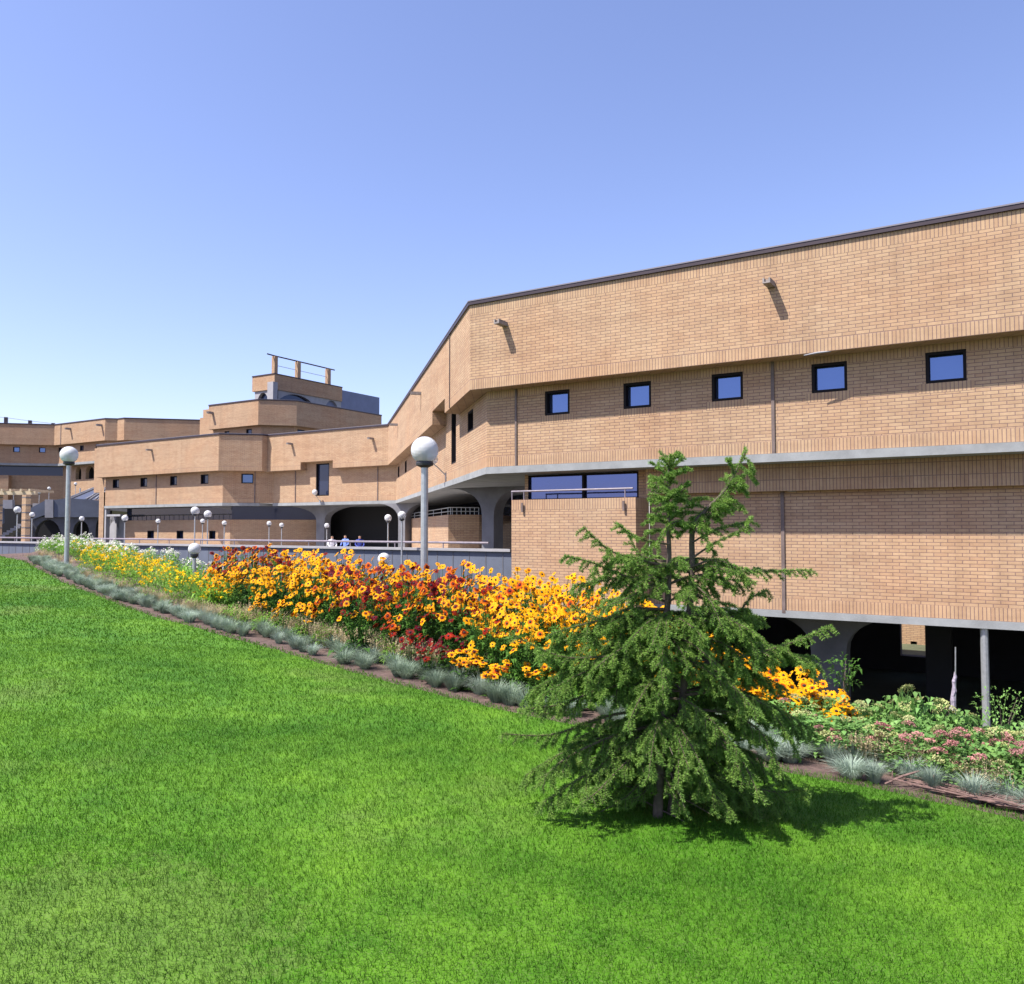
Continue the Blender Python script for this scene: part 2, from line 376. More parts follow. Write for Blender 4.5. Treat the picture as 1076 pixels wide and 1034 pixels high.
# ------------------------------------------------------------------ buildings
def offset_path(pts, d):
    """pts left to right seen from outside; moves the line inwards by d (mitred)"""
    out = []; k = len(pts)
    def inn(a, b):
        t = (b - a)[:2]; t = t / np.linalg.norm(t); return np.array([-t[1], t[0]])
    for i in range(k):
        n1 = inn(pts[i - 1], pts[i]) if i else inn(pts[0], pts[1])
        n2 = inn(pts[i], pts[i + 1]) if i < k - 1 else inn(pts[-2], pts[-1])
        o = (n1 + n2) / (1 + n1 @ n2) * d
        out.append(np.array([pts[i][0] + o[0], pts[i][1] + o[1], 0.0]))
    return out
def facade(mb, P0, P1, z0, z1, holes=(), soldiers=(), reveal=.13, s_off=0.0, mb_m=0, sm=1):
    """wall face from P0 (left, seen from outside) to P1, z0..z1, with rectangular openings that have reveals;
    soldiers: z ranges (or (z0,z1,s0,s1)) laid as upright bricks"""
    P0, P1 = np.array(P0, float)[:2], np.array(P1, float)[:2]
    L = np.linalg.norm(P1 - P0); t = (P1 - P0) / L; inn = np.array([-t[1], t[0]])
    ss = {0.0, L}; zz = {z0, z1}
    for h in holes: ss |= {max(0, h[0]), min(L, h[1])}; zz |= {max(z0, h[2]), min(z1, h[3])}
    for q in soldiers:
        zz |= {max(z0, q[0]), min(z1, q[1])}
        if len(q) == 4: ss |= {max(0, q[2]), min(L, q[3])}
    ss, zz = sorted(ss), sorted(zz)
    pt = lambda s, z, r=0: (P0[0] + t[0] * s + inn[0] * r, P0[1] + t[1] * s + inn[1] * r, z)
    for a, b in zip(ss, ss[1:]):
        if b - a < 1e-4: continue
        for c, d in zip(zz, zz[1:]):
            if d - c < 1e-4: continue
            ms, mz = (a + b) / 2, (c + d) / 2
            if any(h[0] < ms < h[1] and h[2] < mz < h[3] for h in holes): continue
            so = [q for q in soldiers if q[0] < mz < q[1] and (len(q) == 2 or q[2] < ms < q[3])]
            pts = [pt(a, c), pt(b, c), pt(b, d), pt(a, d)]
            if so:
                zb = so[0][0]
                mb.poly(pts, [(c - zb, a + s_off), (c - zb, b + s_off), (d - zb, b + s_off), (d - zb, a + s_off)], sm)
            else:
                mb.poly(pts, [(a + s_off, c), (b + s_off, c), (b + s_off, d), (a + s_off, d)], mb_m)
    for h in holes:
        a, b, c, d = h[:4]; r = h[4] if len(h) > 4 else reveal
        mb.poly([pt(a, c), pt(a, d), pt(a, d, r), pt(a, c, r)], m=mb_m); mb.poly([pt(b, d), pt(b, c), pt(b, c, r), pt(b, d, r)], m=mb_m)
        if d < z1: mb.poly([pt(a, d), pt(b, d), pt(b, d, r), pt(a, d, r)], m=sm)
        if c > z0: mb.poly([pt(a, c, r), pt(b, c, r), pt(b, c), pt(a, c)], m=sm)
class Wall:
    """a straight wall line: pixel to (s, z) and (s, z) to point"""
    def __init__(s, P0, P1):
        s.P0, s.P1 = np.array(P0, float), np.array(P1, float); s.P0[2] = s.P1[2] = 0
        s.L = np.linalg.norm(s.P1 - s.P0); s.t = (s.P1 - s.P0) / s.L; s.inn = np.array([-s.t[1], s.t[0], 0]); s.out = -s.inn
    def sz(s, x, y): p = atplane(x, y, s.P0, s.inn); return float((p - s.P0) @ s.t), float(p[2])
    def p(s, a, z, r=0): return s.P0 + s.t * a + s.inn * r + np.array([0, 0, z])
    def box(s, x0, x1, y0, y1):
        """pixel box -> opening (s0, s1, z0, z1)"""
        ym = (y0 + y1) / 2; xm = (x0 + x1) / 2
        return (s.sz(x0, ym)[0], s.sz(x1, ym)[0], s.sz(xm, y1)[1], s.sz(xm, y0)[1])
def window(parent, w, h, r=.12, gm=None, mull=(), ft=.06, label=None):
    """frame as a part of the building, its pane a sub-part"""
    a, b, c, d = h[:4]; f = MB(); k = r - .012  # frame lines the whole reveal; its dark colour stands for the reveal's shadow
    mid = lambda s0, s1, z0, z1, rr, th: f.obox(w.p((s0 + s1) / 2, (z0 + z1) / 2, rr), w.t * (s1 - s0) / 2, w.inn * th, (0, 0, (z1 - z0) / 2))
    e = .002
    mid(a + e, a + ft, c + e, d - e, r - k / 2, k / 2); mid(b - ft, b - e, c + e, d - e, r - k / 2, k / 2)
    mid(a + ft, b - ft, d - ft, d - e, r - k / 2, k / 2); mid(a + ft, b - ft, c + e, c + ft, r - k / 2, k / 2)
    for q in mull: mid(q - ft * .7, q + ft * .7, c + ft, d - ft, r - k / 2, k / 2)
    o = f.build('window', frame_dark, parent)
    if label: o['label'] = label
    g = MB(); xs = [a + ft, *mull, b - ft]
    for i in range(len(xs) - 1):
        x0 = xs[i] + (ft * .7 if i else 0); x1 = xs[i + 1] - (ft * .7 if i < len(xs) - 2 else 0)
        g.poly([w.p(x0, c + ft, r - .012), w.p(x1, c + ft, r - .012), w.p(x1, d - ft, r - .012), w.p(x0, d - ft, r - .012)])
    g.build('pane', gm or glass, o)
    return o
def spout(parent, w, s, z, L=.40, wd=.16, ht=.11):
    """U-shaped concrete rain spout sticking out of the wall"""
    m = MB(); c = w.p(s, z); o = w.out
    m.obox(c + o * L / 2 - np.array([0, 0, ht / 2 - .015]), w.t * wd / 2, o * L / 2, (0, 0, .015))
    for q in (-1, 1): m.obox(c + o * L / 2 + w.t * q * (wd / 2 - .018) + np.array([0, 0, .015]), w.t * .018, o * L / 2, (0, 0, ht / 2 - .015))
    m.obox(c + o * (L / 2 - .03) + np.array([0, 0, .01]), w.t * (wd / 2 - .036), o * (L / 2 - .03), (0, 0, .02))
    m.build('rain_spout', spout_mat, parent)
def joint(parent, w, s, z0, z1, wd=.055):
    m = MB(); m.obox(w.p(s, (z0 + z1) / 2, -.014), w.t * wd / 2, w.inn * .02, (0, 0, (z1 - z0) / 2)); m.build('expansion_joint', downpipe, parent)
def strip_between(mb, pa, pb, z, m=0, skip=None):
    """soffit between two parallel paths at height z (faces down); skip: {segment: (f0, f1)} left open"""
    for i in range(len(pa) - 1):
        rs = [(0, 1)]
        if skip and i in skip: rs = [(0, skip[i][0]), (skip[i][1], 1)]
        for f0, f1 in rs:
            l = lambda p, f: p[i] * (1 - f) + p[i + 1] * f
            A_, B_, C_, D_ = l(pa, f0), l(pa, f1), l(pb, f1), l(pb, f0)
            mb.poly([(q[0], q[1], z) for q in (A_, D_, C_, B_)], m=m)
H0 = 6.0
A = atz(494, 317.6, H0); A[2] = 0
Rr = A - D0 * 26
C = atz(408, 446, H0); C[2] = 0; D45 = (C - A) / np.linalg.norm(C - A); Dp = along(C, D0, 281.5, H0)
Dq = Dp - D90 * .45
E_ = atz(230.2, 455.4, H0); E_[2] = 0; G_ = atz(101.8, 467.8, H0); G_[2] = 0
ZB, ZL1, ZL0, OV = 3.655, 1.635, 1.455, .5

def coping_on(parent, path, back, z, over=.05, th=.085):
    pl = offset_path(path, -over); q = MB()
    q.prism([(p[0], p[1]) for p in pl] + [(b[0], b[1]) for b in back], z - th, z)
    o = q.build('coping', coping, parent)
    f = MB(); a = offset_path(path, -over - .012); b = offset_path(path, -over + .10)
    for i in range(len(a) - 1):
        f.prism([a[i][:2], a[i + 1][:2], b[i + 1][:2], b[i][:2]], z + .003, z + .033)
    f.build('flashing', flashing, o)

# ---- right wing: long facade, the oblique facade and the facade facing the terrace
wing = empty('brick_building', (5, 22, -4.6), 'nearest brick wing with a jutting upper band over square windows, behind the spruce', 'building', 'wings of the brick complex')
path = [Dp, C, A, Rr]
backs = [Rr + D90 * 11, A + D90 * 11.5, np.array([3.5, 50, 0]), np.array([1.0, 60, 0]), Dp + D90 * 12]
wpath = offset_path(path, OV); lpath = offset_path(path, OV - .035)
W2, W45, W0 = Wall(path[0], path[1]), Wall(path[1], path[2]), Wall(path[2], path[3])
V2, V45, V0 = Wall(wpath[0], wpath[1]), Wall(wpath[1], wpath[2]), Wall(wpath[2], wpath[3])
# notches in the upper band, above the tall slots
def notch(w, x0, y0, x1, y1, top): a, _ = w.sz(x0, y0); b, _ = w.sz(x1, y1); return (a, b, ZB, top, OV)
n2 = notch(W2, 315.7, 493, 349.6, 491, 4.12)
n45 = notch(W45, 454.2, 445, 467.3, 433, 4.12)
mb = MB()
SOL = (ZB, ZB + .27)
facade(mb, path[0], path[1], ZB, H0 - .08, [n2], [SOL]); facade(mb, path[1], path[2], ZB, H0 - .08, [n45], [SOL], s_off=3.1)
facade(mb, path[2], path[3], ZB, H0 - .08, [], [SOL, (H0 - .36, H0 - .08)], s_off=.07)
strip_between(mb, path, wpath, ZB, 1, {0: (n2[0] / W2.L, n2[1] / W2.L), 1: (n45[0] / W45.L, n45[1] / W45.L)})
mb.build('upper_wall', [brick, soldier], wing)
coping_on(wing, path, backs, H0)
# windows in the recessed storey
boxes0 = [V0.box(*q) for q in ((572.4, 598.6, 410, 435), (650.3, 679.4, 402, 429), (749.8, 782.7, 391.5, 420), (853.5, 891.4, 380.6, 412.4), (972.7, 1015.3, 369, 402.7))]
wz0 = sum(b[2] for b in boxes0) / 5; wz1 = sum(b[3] for b in boxes0) / 5; ww = sum(b[1] - b[0] for b in boxes0) / 5
mids = [(b[0] + b[1]) / 2 for b in boxes0]; step = (mids[4] - mids[0]) / 4
mids = [mids[0] + step * i for i in range(5)] + [mids[4] + step * i for i in (1, 2, 3, 4, 5)]
h0 = [(m - ww / 2, m + ww / 2, wz0, wz1, .18) for m in mids]
sol0 = [(ZL1, ZL1 + .27), (ZB - .20, ZB)] + [(wz0 - .2, wz0, a - .13, b + .13) for a, b, *_ in h0]
b2 = V2.box(332, 345.8, 488, 521); b2 = (b2[0], b2[1], b2[2], 4.02, .16)
b45 = [V45.box(474.2, 479.2, 436, 487), V45.box(491.3, 497.2, 431, 450.5), V45.box(425.3, 427.3, 484, 496), V45.box(418, 419.6, 488, 500)]
b45[0] = (b45[0][0], b45[0][1], b45[0][2], 4.02, .16); b45 = [b45[0]] + [(b[0], b[1], wz0, wz1, .18) for b in b45[1:]]
mb = MB()
facade(mb, wpath[0], wpath[1], ZL1, 4.2, [b2], [(ZL1, ZL1 + .27)]); facade(mb, wpath[1], wpath[2], ZL1, 4.2, b45, [(ZL1, ZL1 + .27)])
facade(mb, wpath[2], wpath[3], ZL1, ZB + .02, h0, sol0, s_off=.03)
mb.build('window_wall', [brick, soldier], wing)
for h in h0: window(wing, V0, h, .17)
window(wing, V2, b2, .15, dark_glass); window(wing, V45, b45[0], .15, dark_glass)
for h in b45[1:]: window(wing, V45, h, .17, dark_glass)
# concrete edge beam and the slab behind it
mb = MB(); mb.prism([p[:2] for p in lpath] + [b[:2] for b in backs], ZL0, ZL1); mb.build('edge_beam', concrete, wing)
for w, x, y in ((W0, 530.5, 341), (W0, 810.5, 299.5), (W45, 442.4, 413.5), (W45, 418, 446.3), (W2, 306.8, 466.5), (W2, 391.8, 461)): spout(wing, w, *w.sz(x, y))
for q in (1, 2): s_ = W0.sz(810.5, 299.5); spout(wing, W0, s_[0] + q * (s_[0] - W0.sz(530.5, 341)[0]), s_[1])
joint(wing, V0, V0.sz(542.5, 450)[0], ZL1 - .08, ZB); joint(wing, V0, V0.sz(812.7, 450)[0], ZL1 - .05, ZB, .07)
for x in (310.6, 397): joint(wing, V2, V2.sz(x, 510)[0], ZL1 - .15, ZB)
joint(wing, W45, W45.sz(473, 400)[0], ZB, H0 - .09, .03)

# lower storey under the edge beam: upright-brick strip, long wall, projecting bay, lower beam
RS, RL = 1.08, 1.32                                   # set back from the upper wall
spath, rpath = offset_path(path, RS), offset_path(path, RL)
VS, VL = Wall(spath[2], spath[3]), Wall(rpath[2], rpath[3])
ZS = VS.sz(1000, 511.6)[1]; ZW = VL.sz(1000, 650.4)[1]; ZW0 = ZW - .155
VB = Wall(lpath[2] - D90 * -.0, lpath[3])           # plane of the bay, flush with the beam
sb0, sb1 = VB.sz(537, 560)[0], VB.sz(667.8, 540)[0]
ZBAY = VB.sz(600, 524)[1]
Q0, Q1 = VB.p(sb0, 0, .02), VB.p(sb1, 0, .02)
sL1 = float((Q1 - VL.P0) @ VL.t); sL0 = float((Q0 - VL.P0) @ VL.t)
mb = MB()
facade(mb, spath[2] + VS.t * (sL1 + .10), spath[3], ZS, ZL0, [], [(ZS - .02, ZL0 + .1)])
a_, b_ = VS.p(sL1 + .10, ZS), VS.p(VS.L, ZS); dd = VS.inn * (RL - RS)
mb.poly([a_, a_ + dd, b_ + dd, b_], m=1)
mb.poly([a_ + dd, a_, a_ + (0, 0, ZL0 - ZS), a_ + dd + (0, 0, ZL0 - ZS)], m=1)
mb.build('upright_brick_strip', [brick, soldier], wing)
mb = MB()
facade(mb, rpath[2] + VL.t * sL1, rpath[3], ZW, ZS + .02, [], [(ZW, ZW + .27)], s_off=.11)
mb.build('lower_wall', [brick, soldier], wing)
joint(wing, VL, VL.sz(823, 580)[0], ZW - .06, ZS, .075)
mb = MB(); fp = [VL.p(sL1 - .3, 0, -.03), VL.p(VL.L, 0, -.03)]
mb.prism([fp[0][:2], fp[1][:2], (fp[1] + D90 * 11)[:2], (fp[0] + D90 * 11)[:2]], ZW0, ZW); mb.build('lower_beam', concrete, wing)
# bay
mb = MB(); dB = D90 * 1.6
facade(mb, Q0, Q1, -4.6, ZBAY, [], [(ZBAY - .27, ZBAY)])
facade(mb, Q1, Q1 + D90 * .8, -4.6, ZBAY, [], [(ZBAY - .27, ZBAY)]); facade(mb, Q0 + D90 * 9, Q0, -4.6, ZBAY, [], [(ZBAY - .27, ZBAY)])
mb.poly([(p[0], p[1], ZBAY) for p in (Q0, Q1, Q1 + D90 * .85, Q0 + D90 * .85)], m=0)
mb.build('bay_wall', [brick, soldier], wing)
WG = Wall(Q0 + D90 * .85, Q1 + D90 * .85)
sg0 = WG.sz(551.5, 510)[0]; sg1 = WG.sz(671, 508)[0]
for q_ in ((0, sg0), (sg1, sg1 + .5)): mb = MB(); facade(mb, WG.p(q_[0], 0), WG.p(q_[1], 0), ZBAY, ZL0); mb.build('bay_pier', [brick, soldier], wing)
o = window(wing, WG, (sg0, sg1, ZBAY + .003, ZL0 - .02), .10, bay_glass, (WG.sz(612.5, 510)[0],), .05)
mb = MB(); zr = ZBAY + .22
p0, p1 = VB.p(sb0 - .02, zr, .06), VB.p(VB.sz(664, 512)[0], zr, .06)
mb.tube([p0, p1], .024, 8)
for f in (.004, .11, .94): q = p0 + (p1 - p0) * f; mb.tube([q, q - np.array([0, 0, .24])], .016, 6)
mb.build('bay_railing', rust_rail, wing)
for f in (.11, .94):
    m_ = MB(); q = p0 + (p1 - p0) * f; m_.obox(q + D90 * -.09 - np.array([0, 0, .42]), VB.t * .025, D90 * .015, (0, 0, .12)); m_.build('rail_bracket', downpipe, wing)

# open ground storey under the long wall: columns with flared heads, dim back wall with a way through
def flared_column(w, s, r, zt, zb, half=.42, flare=1.9, fh=.85, th=.5):
    pts = []; n = 9
    for i in range(n + 1):
        f = i / n; pts.append((half + (flare - half) * (1 - math.cos(f * math.pi / 2)), zt - fh * (1 - math.sin(f * math.pi / 2) ** .8)))
    left = [(s - a, z) for a, z in pts]; right = [(s + a, z) for a, z in pts]
    outl = [(s - half, zb)] + left + right[::-1] + [(s + half, zb)]
    m = MB(); fr = [w.p(a, z, r) for a, z in outl]; bk = [w.p(a, z, r + th) for a, z in outl]
    k = len(outl)
    for i in range(1, n + 1):
        m.poly([fr[i], fr[i + 1], fr[2 * n + 2 - i], fr[2 * n + 3 - i]]); m.poly([bk[i + 1], bk[i], bk[2 * n + 3 - i], bk[2 * n + 2 - i]])
    m.poly([fr[0], fr[1], fr[k - 2], fr[k - 1]][::-1]); m.poly([bk[0], bk[1], bk[k - 2], bk[k - 1]])
    for i in range(k): j = (i + 1) % k; m.poly([fr[i], fr[j], bk[j], bk[i]])
    return m
s_c = VL.sz(846, 690)[0]
for q in (0, 7.2): flared_column(VL, s_c + q + .15, 1.7, ZW0 - .002, -4.7, .40, 2.1, .95).build('flared_column', dark_concrete, wing)  # dark concrete here carries the undercroft's shade in its colour
Wb = Wall(VL.p(-3, 0, 10.5), VL.p(VL.L, 0, 10.5))
bo = Wb.box(946, 975, 657, 690); mb = MB()
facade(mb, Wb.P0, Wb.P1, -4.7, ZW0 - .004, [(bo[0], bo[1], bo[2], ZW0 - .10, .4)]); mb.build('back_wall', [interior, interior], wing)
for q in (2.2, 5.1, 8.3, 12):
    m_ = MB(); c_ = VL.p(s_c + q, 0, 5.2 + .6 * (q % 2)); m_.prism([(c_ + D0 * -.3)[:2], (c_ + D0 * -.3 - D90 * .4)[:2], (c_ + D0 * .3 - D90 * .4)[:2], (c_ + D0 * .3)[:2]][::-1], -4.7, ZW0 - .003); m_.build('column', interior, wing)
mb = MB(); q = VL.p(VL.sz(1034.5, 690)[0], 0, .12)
mb.tube([q + (0, 0, -4.6), q + (0, 0, ZW0 - .003)], .075, 10); mb.build('steel_post', galv, wing)

# a loose pale strip under the upper wall and a pale stone left on the upright-brick strip
mb = MB(); s_, z_ = W0.sz(845, 371.5)[0], ZB - .012; s2_ = W0.sz(873, 369)[0]
mb.tube([W0.p(s_, z_ - .03, -.03), W0.p((s_ + s2_) / 2, z_, -.01), W0.p(s2_, z_ + .01, .02)], [.012, .022, .014], 6); mb.build('loose_strip', pale_concrete, wing)
mb = MB(); s_ = VS.sz(831, 512.5)[0]; mb.lathe(VS.p(s_, ZS - .01, .12), [(.0, 0), (.10, 0), (.11, .03), (.08, .08), (.0, .10)], 9); mb.build('loose_stone', pale_concrete, wing)
# storey below the oblique facade and the terrace facade
VT = Wall(offset_path(path, OV + .86)[1], offset_path(path, OV + .86)[2])
ZT = -1.9
sA, zA = VT.sz(471, 560); s0, _ = VT.sz(424, 550); ztop = VT.sz(450, 543)[1]
mb = MB(); Pa, Pb = VT.p(s0, 0), VT.p(sA, 0)
hole = VT.box(456.5, 459, 559, 571)
facade(mb, Pa, Pb, ZT, ztop, [(hole[0], hole[1], ZT + .5, ZT + 1.35, .3)]); Pc = along(Pb, D135, 503.5, 0)
facade(mb, Pb, Pc, ZT, ztop); facade(mb, Pc, Pc + D90 * 4, ZT, ztop)
mb.poly([(p[0], p[1], ztop) for p in (Pa, Pb, Pc, Pc + D90 * 4, Pa + D135 * 5)])
mb.build('ground_floor_wall', [brick, soldier], wing)
mb = MB()
for a_, b_ in ((Pa, Pb), (Pb, Pc)):
    i_ = np.array([-(b_ - a_)[1], (b_ - a_)[0], 0]); i_ = i_ / np.linalg.norm(i_) * .1
    for zz in (.14, .3): mb.tube([a_ + i_ + (0, 0, ztop + zz), b_ + i_ + (0, 0, ztop + zz)], .02, 6)
    for f in np.linspace(0, 1, 8): q = a_ + (b_ - a_) * f + i_; mb.tube([q + (0, 0, ztop), q + (0, 0, ztop + .3)], .015, 5)
mb.build('gallery_railing', galv, wing)
mb = MB(); w_ = Wall(VT.p(s0 - 3, 0, 3.2), VT.p(sA + 3.5, 0, 3.2)); facade(mb, w_.P0, w_.P1, ztop - .3, ZL0 - .002, mb_m=0, sm=0); mb.build('gallery_glazing', dark_glass, wing)
# mushroom columns
W511 = Wall(np.array(Pc), np.array(Pc) - D0 * 4)
def column_at(x, d, half, flare, zb=ZT, fh=1.0, w=W0, th=.55, mat=shaded_column_concrete):
    c = px(x, 555, d); ww_ = Wall(c - w.t * 2, c + w.t * 2); flared_column(ww_, 2.0, 0, ZL0 - .003, zb, half, flare, fh, th).build('flared_column', mat, wing)
column_at(512.5, 29.0, .25, 1.7, ZT, 1.05, th=.6)
column_at(422, 47.4, .25, 1.9)
column_at(336.5, 52.9, .36, 3.4)
# dim hall behind the terrace facade
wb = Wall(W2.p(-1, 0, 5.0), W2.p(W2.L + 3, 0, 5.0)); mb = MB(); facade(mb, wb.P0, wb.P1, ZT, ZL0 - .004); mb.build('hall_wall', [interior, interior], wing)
sp = Wall(W2.p(0, 0, 2.6), W2.p(W2.L, 0, 2.6)); e0, e1 = sp.sz(262, 555)[0], sp.sz(307, 555)[0]
mb = MB(); zc = sp.sz(290, 546)[1]
do = sp.box(283, 291.5, 558.5, 567); facade(mb, sp.p(e0 - 2, 0), sp.p(e1, 0), ZT, zc, [(do[0] - e0 + 2, do[1] - e0 + 2, do[2], do[3], .3)]); facade(mb, sp.p(e1, 0), sp.p(e1, 0, 3), ZT, zc)
mb.build('ground_floor_wall', [brick, soldier], wing)
mb = MB(); mb.poly([sp.p(e0 - 2, zc, .2), sp.p(e1, zc, .2), sp.p(e1, ZL0 - .002, .2), sp.p(e0 - 2, ZL0 - .002, .2)]); mb.build('gallery_glazing', dark_glass, wing)
# globe lamps fixed to the wall
def wall_lamp(w, x, y, r=.13):
    s, z = w.sz(x, y); c = w.p(s, z, -.45); m = MB()
    m.tube([w.p(s, z - .55, -.02), w.p(s, z - .28, -.3), c - np.array([0, 0, r])], .022, 6); m.obox(w.p(s, z - .6, -.02), w.t * .05, w.inn * .02, (0, 0, .14))
    o = m.build('wall_lamp', galv, wing); g = MB(); sphere(g, c, r); g.build('globe', globe, o, smooth=True)
def sphere(g, c, r, n=20):
    g.lathe(c, [(max(.0005, r * math.sin(math.pi * i / 12)), -r * math.cos(math.pi * i / 12)) for i in range(13)], n)
wall_lamp(V45, 469, 483, .16); wall_lamp(V2, 336.5, 517.5, .17)

# ---- left wing
lw = empty('brick_building', (-25, 58, ZT), 'left brick wing with four small dark windows above strip glazing, beyond the white flowers', 'building', 'wings of the brick complex')
path = [G_, E_, Dq, Dp + D90 * .001]; wp = offset_path(path, OV); lp = offset_path(path, OV - .035)
bk = [Dp + D90 * 8, G_ + D90 * 8]
w1, w2 = Wall(path[0], path[1]), Wall(path[1], path[2]); v1, v2 = Wall(wp[0], wp[1]), Wall(wp[1], wp[2])
mb = MB()
facade(mb, path[0] + D90 * 8, path[0], ZB, H0 - .08)
for a_, b_ in zip(path, path[1:]): facade(mb, a_, b_, ZB, H0 - .08, [], [SOL])
strip_between(mb, path, wp, ZB, 1); mb.build('upper_wall', [brick, soldier], lw)
coping_on(lw, path[:3] + [Dp], [b[:2] for b in bk], H0)
hs = [v1.box(*q) for q in ((118.4, 125, 504.6, 513.9), (147.5, 154.7, 502.6, 512.6), (178.7, 185.9, 501, 511), (210.8, 219, 499.6, 509.7))]
hs = [(h[0], h[1], wz0, wz1, .18) for h in hs]; h2 = v2.box(253.5, 266.3, 499.6, 509.7); h2 = (h2[0], h2[1], wz0, wz1, .18)
wp[0] = wp[0] - v1.t * -.35
v1b = Wall(wp[0], wp[1]); hs = [(h[0] - .35, h[1] - .35, *h[2:]) for h in hs]
mb = MB(); facade(mb, wp[0] + D90 * 7, wp[0], ZL1, ZB); facade(mb, wp[0], wp[1], ZL1, ZB, hs, [(ZL1, ZL1 + .27)]); facade(mb, wp[1], wp[2], ZL1, ZB, [h2], [(ZL1, ZL1 + .27)])
facade(mb, wp[2], V2.P0 + V2.t * .02, ZL1, ZB)
mb.build('window_wall', [brick, soldier], lw)
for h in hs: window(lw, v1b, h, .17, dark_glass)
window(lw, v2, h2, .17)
mb = MB(); lp[0] = lp[0] + v1.t * .3; mb.prism([p[:2] for p in lp] + [b[:2] for b in bk], ZL0, ZL1); mb.build('edge_beam', concrete, lw)
spout(lw, w1, *w1.sz(159.5, 473)); joint(lw, v1b, v1b.sz(164.2, 515)[0], ZL1, ZB, .07); joint(lw, v2, v2.L - .25, ZL1, ZB, .07)
# its ground floor
r1 = offset_path([G_, E_, Dq], OV + .9); g1 = Wall(r1[0], r1[1]); g2 = Wall(r1[1], r1[2])
z_g = g1.sz(180, 546.5)[1]; a0 = g1.sz(131.5, 555)[0]
gh = [g1.box(*q) for q in ((154.7, 161.8, 557.5, 566), (185.5, 192.6, 557.5, 566), (219.6, 226.4, 557.8, 566))]
gh = [(h[0] - a0, h[1] - a0, gh[0][2], gh[0][3], .25) for h in gh]
mb = MB(); facade(mb, g1.p(a0, 0), g1.P1, ZT, z_g, gh); facade(mb, g2.P0, g2.P1 + D135 * 4, ZT, z_g); facade(mb, g1.p(a0, 0, 4), g1.p(a0, 0), ZT, z_g); mb.build('ground_floor_wall', [brick, soldier], lw)
gb = Wall(g1.p(a0, 0), g1.P1)
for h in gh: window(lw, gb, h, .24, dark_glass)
mb = MB(); q0, q1 = g1.p(a0, 0, .12), g1.p(g1.L, 0, .12); q2 = g2.p(g2.L + 4, 0, .12)
for a_, b_ in ((q0, q1), (q1, q2)): mb.poly([a_ + (0, 0, z_g), b_ + (0, 0, z_g), b_ + (0, 0, ZL0 - .003), a_ + (0, 0, ZL0 - .003)])
o = mb.build('strip_glazing', dark_glass, lw)
mb = MB(); mb.tube([g1.p(a0, z_g + .35, -.05), g1.p(g1.L, z_g + .35, -.05)], .03, 6)
for f in np.linspace(0, 1, 12): mb.tube([g1.p(a0 + (g1.L - a0) * f, z_g, -.05), g1.p(a0 + (g1.L - a0) * f, z_g + .36, -.05)], .02, 5)
mb.build('gallery_railing', dark_metal, lw)
c = px(258.5, 555, 53.75); ww_ = Wall(c - D135 * 2, c + D135 * 2); flared_column(ww_, 2, 0, ZL0 - .003, ZT, .42, 3.1, .95).build('flared_column', shaded_column_concrete, lw)
# concrete portal and arched end wall at the far end of the wing
mb = MB(); pw = Wall(lp[0] + D0 * .3, lp[0] - D0 * 2.5)
s0_, s1_ = pw.sz(109.8, 545)[0], pw.sz(126, 545)[0]
mb.obox(pw.p(s0_, (ZT + ZL0) / 2, .2), pw.t * .1, pw.inn * .15, (0, 0, (ZL0 - ZT) / 2 - .003)); mb.build('portal_post', pale_concrete, lw)
mb = MB(); mb.obox(pw.p((s0_ + s1_) / 2, .95, .2), pw.t * ((s1_ - s0_) / 2 - .1), pw.inn * .12, (0, 0, .07)); mb.build('portal_beam', pale_concrete, lw)
def arch_wall(mb, w, s0, s1, z0, z1, arches, r=0, th=.4, m=0, pw=.6):
    """wall with arched openings: arches = (a, b, spring, crown)"""
    cur = s0
    for a, b, sp_, cr in sorted(arches):
        mb.poly([w.p(cur, z0, r), w.p(a, z0, r), w.p(a, z1, r), w.p(cur, z1, r)], m=m); n = 10; pr = None
        for i in range(n + 1):
            f = i / n; s = a + (b - a) * f; z = sp_ + (cr - sp_) * math.sin(math.pi * f) ** pw
            if pr: mb.poly([w.p(pr[0], pr[1], r), w.p(s, z, r), w.p(s, z1, r), w.p(pr[0], z1, r)], m=m); mb.poly([w.p(pr[0], pr[1], r), w.p(pr[0], pr[1], r + th), w.p(s, z, r + th), w.p(s, z, r)], m=m)
            pr = (s, z)
        for q in (a, b): mb.poly([w.p(q, z0, r), w.p(q, z0, r + th), w.p(q, sp_, r + th), w.p(q, sp_, r)], m=m)
        cur = b
    mb.poly([w.p(cur, z0, r), w.p(s1, z0, r), w.p(s1, z1, r), w.p(cur, z1, r)], m=m)
mb = MB(); aw = Wall(pw.p(s0_ - .1, 0, 1.2), pw.p(s1_ + 2, 0, 1.2)); a1, a2 = aw.sz(113.5, 550)[0], aw.sz(125.5, 550)[0]
arch_wall(mb, aw, 0, aw.L, ZT, .9, [(a1, a2, -.6, .55)]); mb.build('arched_end_wall', pale_concrete, lw)
mb = MB(); q = aw.p(0, 0, 2.4); q2 = aw.p(aw.L, 0, 2.4); mb.poly([q + (0, 0, ZT), q2 + (0, 0, ZT), q2 + (0, 0, ZL0), q + (0, 0, ZL0)]); mb.build('back_wall', interior, lw)

